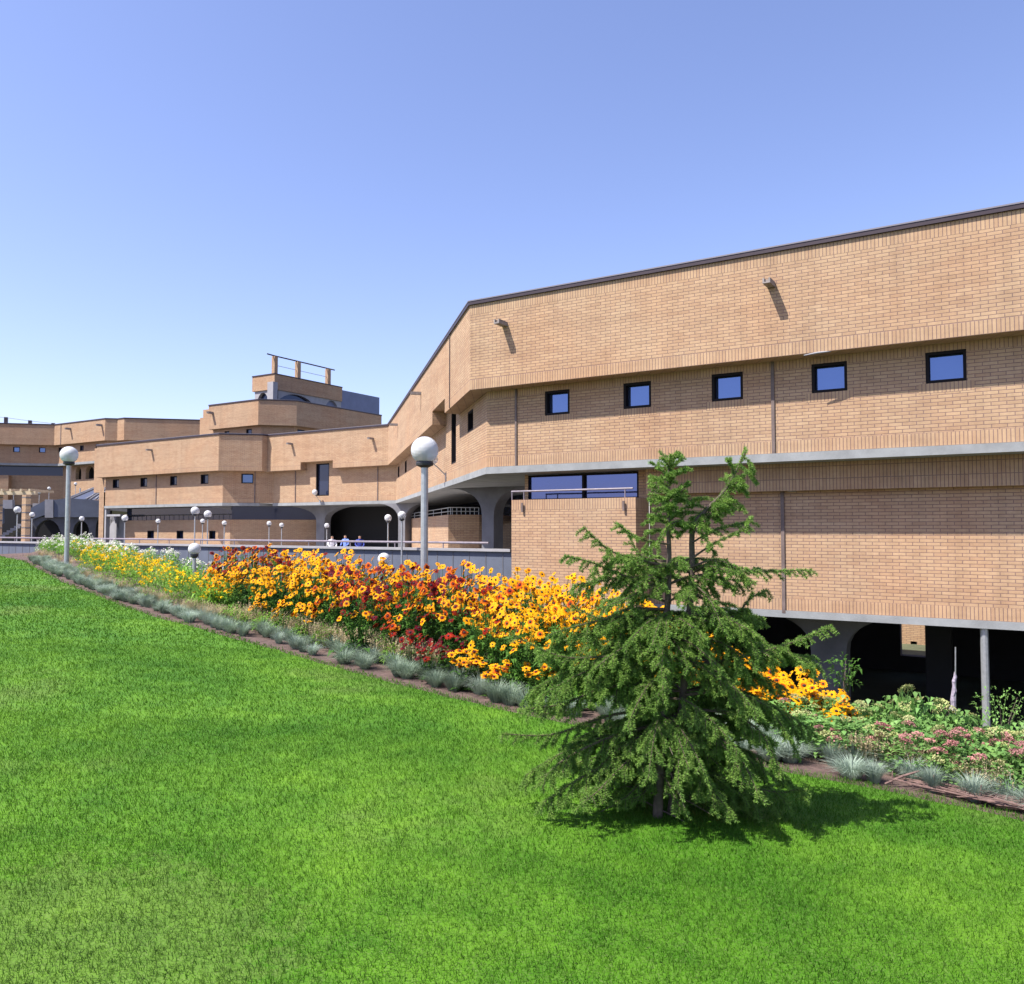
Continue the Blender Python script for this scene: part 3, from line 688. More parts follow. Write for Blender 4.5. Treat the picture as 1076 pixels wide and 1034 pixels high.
# ---- tower block behind
HT = 11.7
T0 = atz(219.4, 425.8, HT); T0[2] = 0; T1 = along(T0, -D0, 271.6, HT); T2 = along(T1, D135, 311.8, HT); T3 = along(T2, D90, 401, HT)
tw = empty('brick_building', (-25, 85, ZT), 'stepped brick tower block with a rooftop pavilion, rising behind the other wings', 'building', 'wings of the brick complex')
path = [T0, T1, T2, T3]; wp = offset_path(path, OV); tb = [T3 + D0 * 30]
zb = HT - 2.33
mb = MB(); facade(mb, T0 + D90 * 12, T0, zb, HT - .08)
for a_, b_ in zip(path, path[1:]): facade(mb, a_, b_, zb, HT - .08, [], [(zb, zb + .27)])
strip_between(mb, path, wp, zb, 1); mb.build('upper_wall', [brick, soldier], tw); coping_on(tw, path, tb + [T0 + D90 * 12], HT)
v1, v2, v3 = Wall(wp[0], wp[1]), Wall(wp[1], wp[2]), Wall(wp[2], wp[3])
hs = [v1.box(236, 241, 450.5, 458), v1.box(258.7, 264.6, 448.3, 456)]; hs = [(h[0], h[1], zb - .85, zb - .22, .14) for h in hs]
h3 = v3.box(312.5, 317, 449, 455); h3 = (max(.1, h3[0]), max(.1, h3[0]) + .9, zb - .85, zb - .22, .14)
mb = MB(); facade(mb, wp[0], wp[1], 3, zb, hs); facade(mb, wp[1], wp[2], 3, zb); facade(mb, wp[2], wp[3], 3, zb, [h3]); facade(mb, wp[0] + D90 * 12, wp[0], 3, zb); mb.build('window_wall', [brick, soldier], tw)
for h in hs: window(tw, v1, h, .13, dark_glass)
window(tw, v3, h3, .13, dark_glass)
w1 = Wall(T0, T1); spout(tw, w1, *w1.sz(223.5, 434), L=.6, wd=.25, ht=.2)
# annex stepping down to the left
X0 = along(T0, D0, 204.5, HT - 1); X1 = T0 + D90 * .6
mb = MB(); facade(mb, X0 + D90 * .6, X1, 4, HT - 1.0); facade(mb, X1 + D0 * 1.6, X1 + D0 * .02, HT - 1.0, HT - .35); mb.prism([(X1 + D0 * 1.6)[:2], X1[:2], (X1 + D90 * 3)[:2], (X1 + D0 * 1.6 + D90 * 3)[:2]], HT - .35, HT - .25); mb.build('annex_wall', [brick, soldier], tw)
# rooftop pavilion
def at_d(x, d): p = px(x, 552, d); p[2] = 0; return p
U1 = at_d(286.5, 84); U0 = along(U1, D0, 264.7, 13); U2 = along(U1, D90, 359.5, 14)
zt = float(px(287, 390.7, 84)[2]); zm = float(px(287, 407.6, 84)[2])
mb = MB(); facade(mb, U0 + D90 * 10, U0, zm, zt - .1); facade(mb, U0, U1, zm, zt - .1); facade(mb, U1, U2, zm, zt - .1)
mb.poly([(p[0], p[1], zm) for p in (U0, U0 + D90 * 10, U2, U1)]); pav = mb.build('pavilion_wall', [brick, soldier], tw)
q = MB(); q.prism([p[:2] for p in offset_path([U0, U1, U2], -.06)] + [(U2 + D0 * 5)[:2], (U0 + D90 * 12)[:2]], zt - .1, zt); q.build('coping', coping, pav)
wl, wr = Wall(U0, U1), Wall(U1, U2)
mb = MB(); sx = lambda w, x, y: w.sz(x, y)[0]
arch_wall(mb, wl, .25, wl.L - .02, HT - .3, zm, [(sx(wl, 268.5, 412), sx(wl, 281.5, 412), HT + .35, zm - .2)], .15, pw=.3)
arch_wall(mb, wr, .02, wr.L, HT - .8, zm, [(sx(wr, 290.5, 412), sx(wr, 334.5, 415), HT - .1, zm - .15), (sx(wr, 341.5, 415), sx(wr, 357.8, 418), HT - .1, zm - .08)], .15, pw=.3)
mb.build('arcade', pale_concrete, tw)
mb = MB(); mb.obox(U1 + np.array([0, 0, (HT + zm) / 2 + .15]) - D90 * .25, D0 * .42, D90 * .3, (0, 0, (zm - HT) / 2 + .5)); mb.build('corner_pier', pale_concrete, tw)
mb = MB()
for w in (wl, wr): mb.poly([w.p(.3, HT - .8, .5), w.p(w.L, HT - .8, .5), w.p(w.L, zm, .5), w.p(.3, zm, .5)])
mb.build('arcade_glazing', dark_glass, tw)
# slate-clad plant room
M0 = at_d(359, 93); M1 = along(M0, D90, 398.6, 14); zM = float(px(360.5, 409, 93)[2]); M0b = M0 - D90 * 3
mb = MB(); mb.prism([M0b[:2], M1[:2], (M1 + D0 * 6)[:2], (M0b + D0 * 6)[:2]], 8, zM); mb.build('plant_room', slate, tw)
# rooftop railing: brick-red posts carrying a beam
rl = empty('rooftop_railing', (*((U1 + U2) / 2)[:2], zt), 'three brick red posts carrying a thin beam along the tower pavilion roof', 'railing')
Wp = Wall(U1 - D90 * .6, U2); tops = []
for x, y0, y1 in ((280.8, 372.8, 392), (315.2, 380.8, 396), (346.8, 388.4, 403)):
    s, z1 = Wp.sz(x, y0); m = MB(); c = Wp.p(s, 0, .3) if x > 300 else U1 + D0 * .5 + D90 * .45; z1 = float(atplane(x, y0, c, Wp.inn)[2])
    m.prism([(c + D90 * a - D0 * b)[:2] for a, b in ((-.22, -.22), (.22, -.22), (.22, .22), (-.22, .22))][::1], zt + .002, z1); m.build('post', brick, rl); tops.append(c + np.array([0, 0, z1]))
m = MB(); m.tube([tops[0] - D90 * 1.0 + (0, 0, .1), tops[0] + (0, 0, .06), tops[1] + (0, 0, .06), tops[2] + D90 * 1 + (0, 0, .06)], .07, 6); m.build('beam', coping, rl)
m = MB(); m.tube([tops[0] - (0, 0, .9), tops[1] - (0, 0, .9), tops[2] - (0, 0, .9)], .03, 5); m.build('wire', galv, rl)

# ---- far left block
HF = 11.6; zb = HF - 2.33
P1 = atz(57.4, 446, HF); P1[2] = 0; P0 = along(P1, -D135, -90, HF); P2 = along(P1, -D0, 110.6, HF); P3 = along(P2, D135, 123.5, HF); P4 = along(P3, -D0, 130.6, HF); P5 = along(P4, D135, 217, HF)
fl = empty('brick_building', (-45, 85, ZT), 'farthest left brick block with a long dark glazed strip, behind the concrete stairway', 'building', 'wings of the brick complex')
path = [P0, P1, P2, P3, P4, P5]; wp = offset_path(path, OV); fb = [P5 + D90 * 10, P0 + D90 * 14]
mb = MB()
for a_, b_ in zip(path, path[1:]): facade(mb, a_, b_, zb, HF - .08, [], [(zb, zb + .27)])
strip_between(mb, path, wp, zb, 1); mb.build('upper_wall', [brick, soldier], fl); coping_on(fl, path, fb, HF)
v0, v1, v2 = Wall(wp[0], wp[1]), Wall(wp[1], wp[2]), Wall(wp[2], wp[3])
hA = [v0.box(*q) for q in ((13.8, 20.9, 467.6, 473.2), (41, 48, 468, 473.4))]; hB = [v1.box(*q) for q in ((61.5, 65, 468.3, 473.5), (84, 88, 466, 471.5), (100.6, 104, 464, 469))]
zl = 7.25; zs = 5.95
hA = [(h[0], h[1], zb - .80, zb - .22, .14) for h in hA]; hB = [(h[0], h[1], zb - .80, zb - .22, .14) for h in hB]
mb = MB(); facade(mb, wp[0], wp[1], zl, zb, hA); facade(mb, wp[1], wp[2], zl, zb, hB)
for i in (2, 3, 4): facade(mb, wp[i], wp[i + 1], zl, zb)
mb.build('window_wall', [brick, soldier], fl)
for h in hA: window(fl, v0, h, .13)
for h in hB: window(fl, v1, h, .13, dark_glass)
mb = MB(); mb.prism([p[:2] for p in offset_path(path, OV - .05)] + [b[:2] for b in fb], zl - .25, zl); mb.build('edge_beam', concrete, fl)
rp = offset_path(path, OV + .9); q0 = Wall(rp[0], rp[1]); q1 = Wall(rp[1], rp[2])
mb = MB(); mb.poly([q0.p(0, zs, .1), q0.p(q0.L, zs, .1), q0.p(q0.L, zl - .25, .1), q0.p(0, zl - .25, .1)]); mb.build('strip_glazing', dark_glass, fl)
mb = MB(); facade(mb, rp[0], rp[1], ZT, zs); mb.poly([(p[0], p[1], zs) for p in (rp[0], rp[1], rp[1] + D90 * 1, rp[0] + D90 * 1)])
arch_wall(mb, q1, 0, q1.L, zs - .5, zl - .25, [(sx(q1, 79.5, 492), sx(q1, 85.5, 492), zs + .3, zl - .35), (sx(q1, 90, 492), sx(q1, 99, 492), zs + .3, zl - .4)], 0)
facade(mb, rp[1], rp[2], ZT, zs - .5); facade(mb, rp[2], rp[3], ZT, zl - .25)
lit = q0.box(-60, 12, 494.5, 517); mb.prism([q0.p(lit[0], 0, -.9)[:2], q0.p(lit[1], 0, -.9)[:2], q0.p(lit[1], 0)[:2], q0.p(lit[0], 0)[:2]], ZT, zs - .05)
mb.build('lower_wall', [brick, soldier], fl)
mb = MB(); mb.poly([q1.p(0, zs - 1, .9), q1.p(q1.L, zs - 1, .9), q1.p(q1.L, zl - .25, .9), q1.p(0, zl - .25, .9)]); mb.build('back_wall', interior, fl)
w1 = Wall(P1, P2)
for x, y in ((74.2, 450.8), (107, 447)): spout(fl, w1, *w1.sz(x, y), L=.6, wd=.22, ht=.2)
joint(fl, w1, sx(w1, 64, 456), zb, HF - .09, .12)
# a pale brick pier between the far block and the left wing
pr = empty('brick_pier', (*at_d(102.5, 60.5)[:2], ZT), 'narrow sunlit brick pier at the left end of the left wing', 'pier')
mb = MB(); a_ = along(G_ + D90 * .45, D0, 98.6, 3); b_ = along(a_, -D0, 109.4, 3)
facade(mb, a_, b_, 2.62, 5.8); c_ = along(a_, -D0, 103.8, 1); facade(mb, c_, b_, ZT, 2.62); mb.prism([a_[:2], b_[:2], (b_ + D90 * .8)[:2], (a_ + D90 * .8)[:2]], 5.8, 5.85); facade(mb, a_ + D90 * .8, a_, 2.62, 5.8)
mb.poly([(p[0], p[1], 2.62) for p in (a_, a_ + D90 * .8, b_ + D90 * .8, b_)]); facade(mb, c_ + D90 * .8, c_, ZT, 2.62)
mb.build('wall', [brick, soldier], pr)
# rooftop railing on the far block
rl = empty('rooftop_railing', (*((P0 + P1) / 2)[:2], HF), 'short dark posts with a thin wire on the far left roof', 'railing'); tops = []
w = Wall(P0, P1)
for x, y in ((4.8, 438.4), (30.3, 441.8), (54.8, 444.6)):
    s = sx(w, x, 445); c = w.p(s, 0, .4); z1 = float(atplane(x, y, c, w.inn)[2]); m = MB()
    m.prism([(c + w.t * a + w.inn * b)[:2] for a, b in ((-.16, -.16), (.16, -.16), (.16, .16), (-.16, .16))], HF + .002, z1); m.build('post', coping, rl); tops.append(c + np.array([0, 0, z1 - .05]))
m = MB(); m.tube([w.p(0, tops[0][2] + .5, .4)] + tops, .025, 5); m.build('wire', galv, rl)

# ------------------------------------------------------------------ terrace, parapet, stairway, pergola
PR = at_d(537.5, 25.0); PL = along(PR, D0, -40, -.7)
WPAR = Wall(PL, PR)
zc = WPAR.sz(500, 576.5)[1]; zr = WPAR.sz(500, 570.5)[1]
mb = MB(); far = [PR + D90 * 45, PL + D90 * 80]
mb.prism([(PL + D90 * .1)[:2], (PR + D90 * .1)[:2], (PR + D90 * 45)[:2], (PL + D90 * 80)[:2]], ZT - .4, ZT)
tag(mb.build('terrace_paving', paving), kind='structure')
par = empty('parapet', (*((PL + PR) / 2)[:2], -4.6), 'long blue grey concrete parapet wall at the edge of the terrace, behind the flowers', 'wall')
mb = MB(); L = WPAR.L; k = int(L / .62)
facade(mb, PL, PR, -4.7, zc - .08); mb.poly([(p[0], p[1], zc - .08) for p in (PL, PR, PR + D90 * .25, PL + D90 * .25)]); facade(mb, PR + D90 * .25, PL + D90 * .25, ZT, zc - .08)
mb.build('wall', panel_concrete, par)
mb = MB()
for i in range(k): mb.obox(WPAR.p(L * (i + .5) / k, (zc - 4.7) / 2, -.004), WPAR.t * .012, WPAR.inn * .006, (0, 0, (zc + 4.5) / 2))
mb.build('panel_joints', dark_concrete, par)
mb = MB(); mb.obox(WPAR.p(L / 2, zc - .04, .1), WPAR.t * L / 2, WPAR.inn * .19, (0, 0, .038)); mb.build('coping', pale_concrete, par)
mb = MB(); mb.tube([WPAR.p(0, zr, .1), WPAR.p(L - .9, zr, .1)], .035, 8)
for i in range(int(L / 2)): mb.tube([WPAR.p(1 + i * 2, zc, .1), WPAR.p(1 + i * 2, zr, .1)], .02, 6)
mb.build('handrail', rust_rail, par)

st = empty('concrete_stairway', (*at_d(50, 64)[:2], ZT), 'grey concrete stairway and bridge with dark arches below, behind the left lamp post', 'stairway')
ctr = at_d(52, 64); SW = Wall(along(ctr, -D135, -30, 0), along(ctr, D135, 112, 0))
zz = lambda y, x=52: SW.sz(x, y)[1]
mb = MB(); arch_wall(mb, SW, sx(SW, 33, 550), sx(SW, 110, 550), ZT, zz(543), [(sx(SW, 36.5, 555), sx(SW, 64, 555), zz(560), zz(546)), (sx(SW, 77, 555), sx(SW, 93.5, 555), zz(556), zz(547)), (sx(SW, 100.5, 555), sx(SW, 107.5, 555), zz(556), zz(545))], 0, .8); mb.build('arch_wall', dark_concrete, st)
def panel(pts, r0, r1, name, mat, parent=st):
    m = MB(); a = [SW.p(*SW.sz(x, y), r0) for x, y in pts]; b = [SW.p(*SW.sz(x, y), r1) for x, y in pts]
    m.poly(a[::-1]); m.poly(b); n = len(a)
    for i in range(n): j = (i + 1) % n; m.poly([a[i], a[j], b[j], b[i]])
    return m.build(name, mat, parent)
panel([(33, 534), (48.4, 526), (48.4, 541), (33, 546.5)], -.25, .1, 'ramp_parapet', panel_concrete)
panel([(48.5, 525), (57.2, 525), (57.2, 544), (48.5, 544)], -.32, .1, 'pale_pier', pale_concrete)
panel([(57.3, 525.5), (72, 523.5), (109, 526), (109, 543.5), (57.3, 543.5)], -.25, .1, 'bridge_parapet', panel_concrete)
panel([(-20, 551), (14.5, 534.5), (14.5, 550), (-20, 563.5)], -2.2, -1.9, 'stair_parapet', panel_concrete)
panel([(11, 526), (21, 526), (21, 535), (11, 535)], -1.6, -1.1, 'pale_pier', pale_concrete)
mb = MB()
for k_ in range(14):
    f0 = k_ / 14; s_ = sx(SW, -18, 555) + (sx(SW, 34, 555) - sx(SW, -18, 555)) * f0; mb.obox(SW.p(s_, ZT + .09 + .16 * k_ / 1, -.9), SW.t * .2, SW.inn * .9, (0, 0, .09 + .0 * k_))
mb.build('steps', pale_concrete, st)
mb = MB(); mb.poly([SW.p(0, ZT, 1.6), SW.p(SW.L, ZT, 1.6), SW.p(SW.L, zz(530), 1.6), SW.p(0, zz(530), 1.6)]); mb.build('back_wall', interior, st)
mb = MB(); zdeck = zz(529); mb.prism([SW.p(sx(SW, 33, 550), 0, .15)[:2], SW.p(SW.L, 0, .15)[:2], SW.p(SW.L, 0, 22)[:2], SW.p(sx(SW, -30, 550), 0, 22)[:2]], zdeck - .5, zdeck); mb.build('deck', paving, st)
# sloping glazed roof on the bridge
gr = empty('glass_canopy', (*SW.p(sx(SW, 90, 523), 0)[:2], zdeck), 'small sloping blue glass roof with pale bars on top of the concrete bridge', 'canopy')
g0, g1_ = sx(SW, 75, 523), sx(SW, 104, 523)
P_ = lambda s, f: SW.p(s, zz(525.5) + f * 1.0 + .05, -.1 + f * 2.4)
mb = MB(); mb.poly([P_(g0 - .4, 0), P_(g1_, 0), P_(g1_ + .4, 1), P_(g0 + 1.0, 1)]); mb.build('glass', glass_mat('canopy_glass', (.11, .12, .16), .3, .15), gr)
mb = MB()
for f in (0, .12, .62, .74, .9, 1): a_, b_ = P_(g0 - .4 + (g1_ - g0 + .4) * f, 0), P_(g0 + 1.0 + (g1_ - g0 - .6) * f, 1); up = np.array([0, 0, .05]); mb.tube([a_ + up, b_ + up], .06, 5)
mb.build('glazing_bars', pale_concrete, gr)
mb = MB()
for f in (0, 1): q = P_(g1_ if f else g0, 1); mb.tube([(q[0], q[1], zdeck), q], .06, 6)
mb.build('supports', galv, gr)

pg = empty('brick_pergola', (*at_d(20, 46)[:2], ZT), 'brick pergola with banded pillars and a pale timber beam at the far left', 'pergola')
for x0, x1, d in ((22.4, 31.7, 46), (-7, 2.2, 46.5)):
    a_ = at_d(x0, d); b_ = along(a_, -D0, x0 + (x1 - x0) * .42, 0); c_ = along(b_, D135, x1, 0); zt_ = float(px(x0, 520, d)[2]); m = MB()
    m.prism([a_[:2], b_[:2], c_[:2], (c_ + a_ - b_)[:2]], ZT, zt_); p_ = m.build('pillar', brick, pg); m = MB()
    ct = (a_ + c_) / 2
    for z_ in np.arange(ZT + .25, zt_, .42):
        m.prism([((q - ct) * 1.05 + ct)[:2] for q in (a_, b_, c_, c_ + a_ - b_)], z_, z_ + .05)
    m.build('bands', dark_concrete, p_)
m = MB(); a_, b_ = at_d(-30, 46.2), at_d(37.5, 46.2); z_ = float(px(20, 518, 46.2)[2]); m.obox((a_ + b_) / 2 + np.array([0, 0, z_]), (b_ - a_) / 2, (0, .12, 0), (0, 0, .10)); m.build('beam', wood_beam, pg)
for x in (4, 13, 24, 33):
    q = at_d(x, 46.2); m = MB(); m.obox((q[0], q[1] + .9, z_ + .16), (.05, 0, 0), (0, 1.2, 0), (0, 0, .06)); m.build('rafter', wood_beam, pg)

# ------------------------------------------------------------------ globe lamps
def lamp_parts(root, h, r, pr):
    """h: height of the globe's centre above the foot"""
    m = MB(); m.tube([(0, 0, 0), (0, 0, h - r * .96)], [pr, pr * .94], 12); m.lathe((0, 0, 0), [(pr * 2.4, 0), (pr * 2.4, .02), (pr * 1.3, .05), (pr, .12)], 12)
    ob = m.build('pole', galv); ob.parent = root; k = [ob]
    m = MB(); m.lathe((0, 0, h - r), [(pr * .9, -.06), (r * .62, -.02), (r * .64, .015), (r * .55, .06), (.0, .06)], 18); ob = m.build('collar', dark_metal); ob.parent = root; k.append(ob)
    m = MB(); sphere(m, (0, 0, 0), r, 28); ob = m.build('globe', globe, smooth=True); ob.parent = root; ob.location = (0, 0, h); k.append(ob)
    m = MB(); m.tube([(0, 0, -r * .9), (0, 0, -r * .1)], r * .16, 10); m.lathe((0, 0, 0), [(r * .16, -.25 * r), (r * .3, -.1 * r), (r * .3, .12 * r), (.0, .16 * r)], 12)
    b = m.build('bulb', pale_concrete); b.parent = ob; KIDS[ob.name] = [b]; KIDS[b.name] = []
    for q in k[:2]: KIDS[q.name] = []
    KIDS[root.name] = k
def lamp_at(x, y, d): p = px(x, y, d); return p
p = lamp_at(446.3, 473.2, 13.5); gz = float(ground_z(p[0], p[1])); big = empty('globe_lamp', (p[0], p[1], gz), 'tallest globe lamp post with grey pole rising from the daisies, in front of the parapet', 'street lamp', 'large globe lamps')
lamp_parts(big, p[2] - gz, .226, .062)
p = lamp_at(72.6, 478, 22); gz = float(ground_z(p[0], p[1])); b2_ = empty('globe_lamp', (p[0], p[1], gz), 'grey globe lamp post behind the white flowers at the far left end of the bed', 'street lamp', 'large globe lamps')
lamp_parts(b2_, p[2] - gz, .226, .062)
small = [ # x, y, depth, label
 (205, 536.8, 34, 'globe lamp right above the low white bollard lamp, largest on the left terrace'),
 (218.4, 540.3, 37, 'globe lamp just right of the larger terrace lamp, left of the first concrete column'),
 (213, 547.6, 50, 'small globe lamp between two larger ones, before the left wing'),
 (235.8, 549.6, 48, 'small globe lamp before the brick ground floor, just left of the first flared column'),
 (282.9, 550, 48, 'small globe lamp on the terrace just right of the first flared column'),
 (296, 551.8, 50, 'smallest globe lamp between the two flared columns, beside a dark opening'),
 (343.5, 552.3, 46, 'small globe lamp in front of the second flared column, beside the seated people'),
 (407.8, 544.2, 36, 'globe lamp on the terrace at the right edge of the dark arcade'),
 (422.4, 541.4, 26.6, 'globe lamp with long pole before the parapet, just left of the tallest lamp post'),
 (131.3, 544.5, 44, 'globe lamp on the terrace at the left end of the strip glazing'),
 (166.2, 547.6, 49, 'small globe lamp between two dark openings of the left wing'),
 (85.9, 545, 47, 'globe lamp before the middle arch of the concrete stairway'),
 (33.8, 540.8, 45, 'globe lamp just right of the brick pergola pillar'),
 (18.4, 535.8, 42, 'globe lamp just left of the brick pergola pillar'),
]
for i, (x, y, d, lab) in enumerate(small):
    p = lamp_at(x, y, d); base = ZT if d > 27 else float(ground_z(p[0], p[1]))
    r = {0: .172, 1: .17, 7: .155, 8: .134, 9: .165, 13: .175}.get(i, .14)
    root = empty('globe_lamp', (p[0], p[1], base), lab, 'street lamp', 'small globe lamps on the terrace'); lamp_parts(root, p[2] - base, r, .03)
deck = [(14.5, 515.5, 78, 'tiny globe lamp above the pergola beam, before the far brick wall'), (41.3, 517.4, 82, 'tiny globe lamp on the bridge deck, lower of the two left of the lamp post'), (51.6, 513.2, 78, 'tiny globe lamp on the bridge deck, taller of the two left of the lamp post'),
        (79.4, 508.4, 84, 'tiny globe lamp on the bridge deck just right of the large lamp post'), (94.2, 515, 80, 'tiny globe lamp behind the blue glass roof of the bridge')]
for x, y, d, lab in deck:
    p = lamp_at(x, y, d); root = empty('globe_lamp', (p[0], p[1], zdeck), lab, 'street lamp', 'small globe lamps on the bridge'); lamp_parts(root, max(.6, p[2] - zdeck), .155, .03)
for x, y, d, lab in ((204.4, 577, 17.5, 'low white globe bollard lamp half hidden in foliage left of the red daisies'), (403.5, 587.5, 17, 'low white globe bollard lamp barely showing above the orange daisies')):
    p = lamp_at(x, y, d); gz = float(ground_z(p[0], p[1])); root = empty('bollard_lamp', (p[0], p[1], gz), lab, 'bollard lamp', 'low globe lamps in the bed'); lamp_parts(root, p[2] - gz, .13, .04)

# ------------------------------------------------------------------ people seated by the columns
def person(x, y, d, shirt, label, turn):
    """one continuous seated body grown along a skeleton; y: crown of the head"""
    top = px(x, y + 1.5, d); z0 = top[2] - 1.27
    J = {'pel': (0, 0, .47), 'wst': (0, .02, .64), 'chs': (0, .03, .86), 'nck': (0, .01, 1.03), 'jaw': (0, -.02, 1.10), 'crn': (0, -.005, 1.22)}
    Rr_ = {'pel': .14, 'wst': .12, 'chs': .135, 'nck': .055, 'jaw': .075, 'crn': .085}
    Ed = [('pel', 'wst'), ('wst', 'chs'), ('chs', 'nck'), ('nck', 'jaw'), ('jaw', 'crn')]
    for q, sgn in (('l', -1), ('r', 1)):
        J.update({q + 'sho': (.19 * sgn, .02, .96), q + 'elb': (.24 * sgn, -.06, .70), q + 'wri': (.14 * sgn, -.27, .60), q + 'hnd': (.10 * sgn, -.34, .58),
                  q + 'hip': (.10 * sgn, -.03, .46), q + 'kne': (.13 * sgn, -.44, .47), q + 'ank': (.12 * sgn, -.44, .09), q + 'toe': (.13 * sgn, -.62, .04)})
        Rr_.update({q + 'sho': .06, q + 'elb': .042, q + 'wri': .03, q + 'hnd': .035, q + 'hip': .085, q + 'kne': .06, q + 'ank': .04, q + 'toe': .035})
        Ed += [('chs', q + 'sho'), (q + 'sho', q + 'elb'), (q + 'elb', q + 'wri'), (q + 'wri', q + 'hnd'), ('pel', q + 'hip'), (q + 'hip', q + 'kne'), (q + 'kne', q + 'ank'), (q + 'ank', q + 'toe')]
    K = list(J); me = bpy.data.meshes.new('person'); me.from_pydata([J[k] for k in K], [(K.index(a), K.index(b)) for a, b in Ed], [])
    o = bpy.data.objects.new('person', me); COL.objects.link(o); o.location = (top[0], top[1], z0); o.rotation_euler = (0, 0, turn)
    md = o.modifiers.new('skin', 'SKIN')
    for k, v in zip(K, me.skin_vertices[0].data if len(me.skin_vertices) else []): pass
    if not len(me.skin_vertices):
        bm = bmesh.new(); bm.from_mesh(me); lay = bm.verts.layers.skin.verify(); bm.verts.ensure_lookup_table()
        for i, k in enumerate(K): bm.verts[i][lay].radius = (Rr_[k], Rr_[k]); bm.verts[i][lay].use_root = (k == 'pel')
        bm.to_mesh(me); bm.free()
    else:
        for i, k in enumerate(K): me.skin_vertices[0].data[i].radius = (Rr_[k], Rr_[k]); me.skin_vertices[0].data[i].use_root = (k == 'pel')
    sb = o.modifiers.new('sub', 'SUBSURF'); sb.levels = sb.render_levels = 2
    # clothing by height: trousers, shirt, skin and hair stay with the body
    m, nt, b = newmat('person_' + label.split()[1]); tc = N(nt, 'ShaderNodeTexCoord'); sp_ = N(nt, 'ShaderNodeSeparateXYZ'); nt.links.new(tc.outputs['Object'], sp_.inputs[0])
    mr = N(nt, 'ShaderNodeMapRange'); mr.inputs[2].default_value = 1.3; nt.links.new(sp_.outputs[2], mr.inputs[0])
    rp_ = ramp(nt, mr.outputs[0], [(0, (.03, .03, .035)), (.45, shirt), (.805, (.42, .24, .16)), (.90, (.025, .018, .014))]); rp_.color_ramp.interpolation = 'CONSTANT'
    nt.links.new(rp_.outputs[0], b.inputs['Base Color']); b.inputs['Roughness'].default_value = .8; me.materials.append(m)
    return tag(o, label, 'person', 'people seated on the terrace'), z0
PD = 46.5; seats = []
for x, y, c, lab, tn in ((349, 560.5, (.80, .80, .84), 'person in white top seated behind the parapet', .5), (363, 559.8, (.16, .25, .62), 'person in light blue shirt seated behind the parapet', -.4), (378, 560.3, (.03, .05, .28), 'person in dark navy shirt seated behind the parapet', .3)):
    o, z0 = person(x, y, PD, c, lab, tn); seats.append((o.location.copy(), z0))
bn = empty('bench', (seats[1][0][0], seats[1][0][1], ZT), 'plain bench under the people seated on the terrace', 'bench')
m = MB(); zt_ = min(z for _, z in seats) + .33; m.obox((seats[1][0][0], seats[1][0][1] + .05, zt_ - .03), (1.6, 0, 0), (0, .22, 0), (0, 0, .03)); m.build('seat', wood_beam, bn)
for q in (-1.3, 1.3): m = MB(); m.obox((seats[1][0][0] + q, seats[1][0][1] + .05, (ZT + zt_ - .06) / 2), (.05, 0, 0), (0, .18, 0), (0, 0, (zt_ - .06 - ZT) / 2)); m.build('leg', dark_metal, bn)

# ------------------------------------------------------------------ plants
def unit(a): return a / (np.linalg.norm(a, axis=-1, keepdims=True) + 1e-9)
def leaves_np(P, D, length, width, droop=.35, up=None):
    """folded pointed leaves, two faces each: P bases, D directions"""
    n = len(P); D = unit(D); upv = np.tile([0, 0, 1.0], (n, 1)) if up is None else up
    sd = unit(np.cross(D, upv)); nr = np.cross(sd, D)
    ln = length[:, None]; wd = width[:, None]; dz = np.array([0, 0, -1.0])
    mid = P + D * ln * .5 + nr * ln * .06; tip = P + D * ln + dz * ln * droop
    l = P + D * ln * .45 - sd * wd + nr * ln * .10; r = P + D * ln * .45 + sd * wd + nr * ln * .10
    V = np.stack([P, l, tip, mid, r], 1).reshape(-1, 3); i = np.arange(n)[:, None] * 5
    Fc = np.concatenate([i + [0, 3, 2, 1], i + [0, 4, 2, 3]])
    return V, Fc
def join_np(parts):
    V, Fc, M, o = [], [], [], 0
    for v, f, m in parts: V.append(v); Fc.append(f + o); M.append(np.full(len(f), m)); o += len(v)
    return np.concatenate(V), np.concatenate(Fc), np.concatenate(M)
def stems_np(bases, tips, r=.004):
    """thin four-sided stems from base to tip, bowed a little"""
    n = len(bases); V = []; mid = (bases + tips) / 2 + rng.normal(0, .02, (n, 3))
    rings = []
    for p, k in ((bases, 1), (mid, .9), (tips, .7)):
        rings.append(np.stack([p + [r * k, 0, 0], p + [0, r * k, 0], p + [-r * k, 0, 0], p + [0, -r * k, 0]], 1))
    V = np.concatenate(rings, 1).reshape(-1, 3); i = np.arange(n)[:, None] * 12; F_ = []
    for a in (0, 4):
        for k in range(4): F_.append(i + [a + k, a + (k + 1) % 4, a + 4 + (k + 1) % 4, a + 4 + k])
    return V, np.concatenate(F_)
def rnd_dir(n, zlo, zhi):
    a = rng.uniform(0, 2 * np.pi, n); z = rng.uniform(zlo, zhi, n); q = np.sqrt(1 - z * z); return np.stack([np.cos(a) * q, np.sin(a) * q, z], 1)
HIDE = []
def proto_mesh(name, V, Fc, mats, midx=None):
    o = mesh_np(name, V, Fc, mats, midx=midx); me = o.data; bpy.data.objects.remove(o); return me
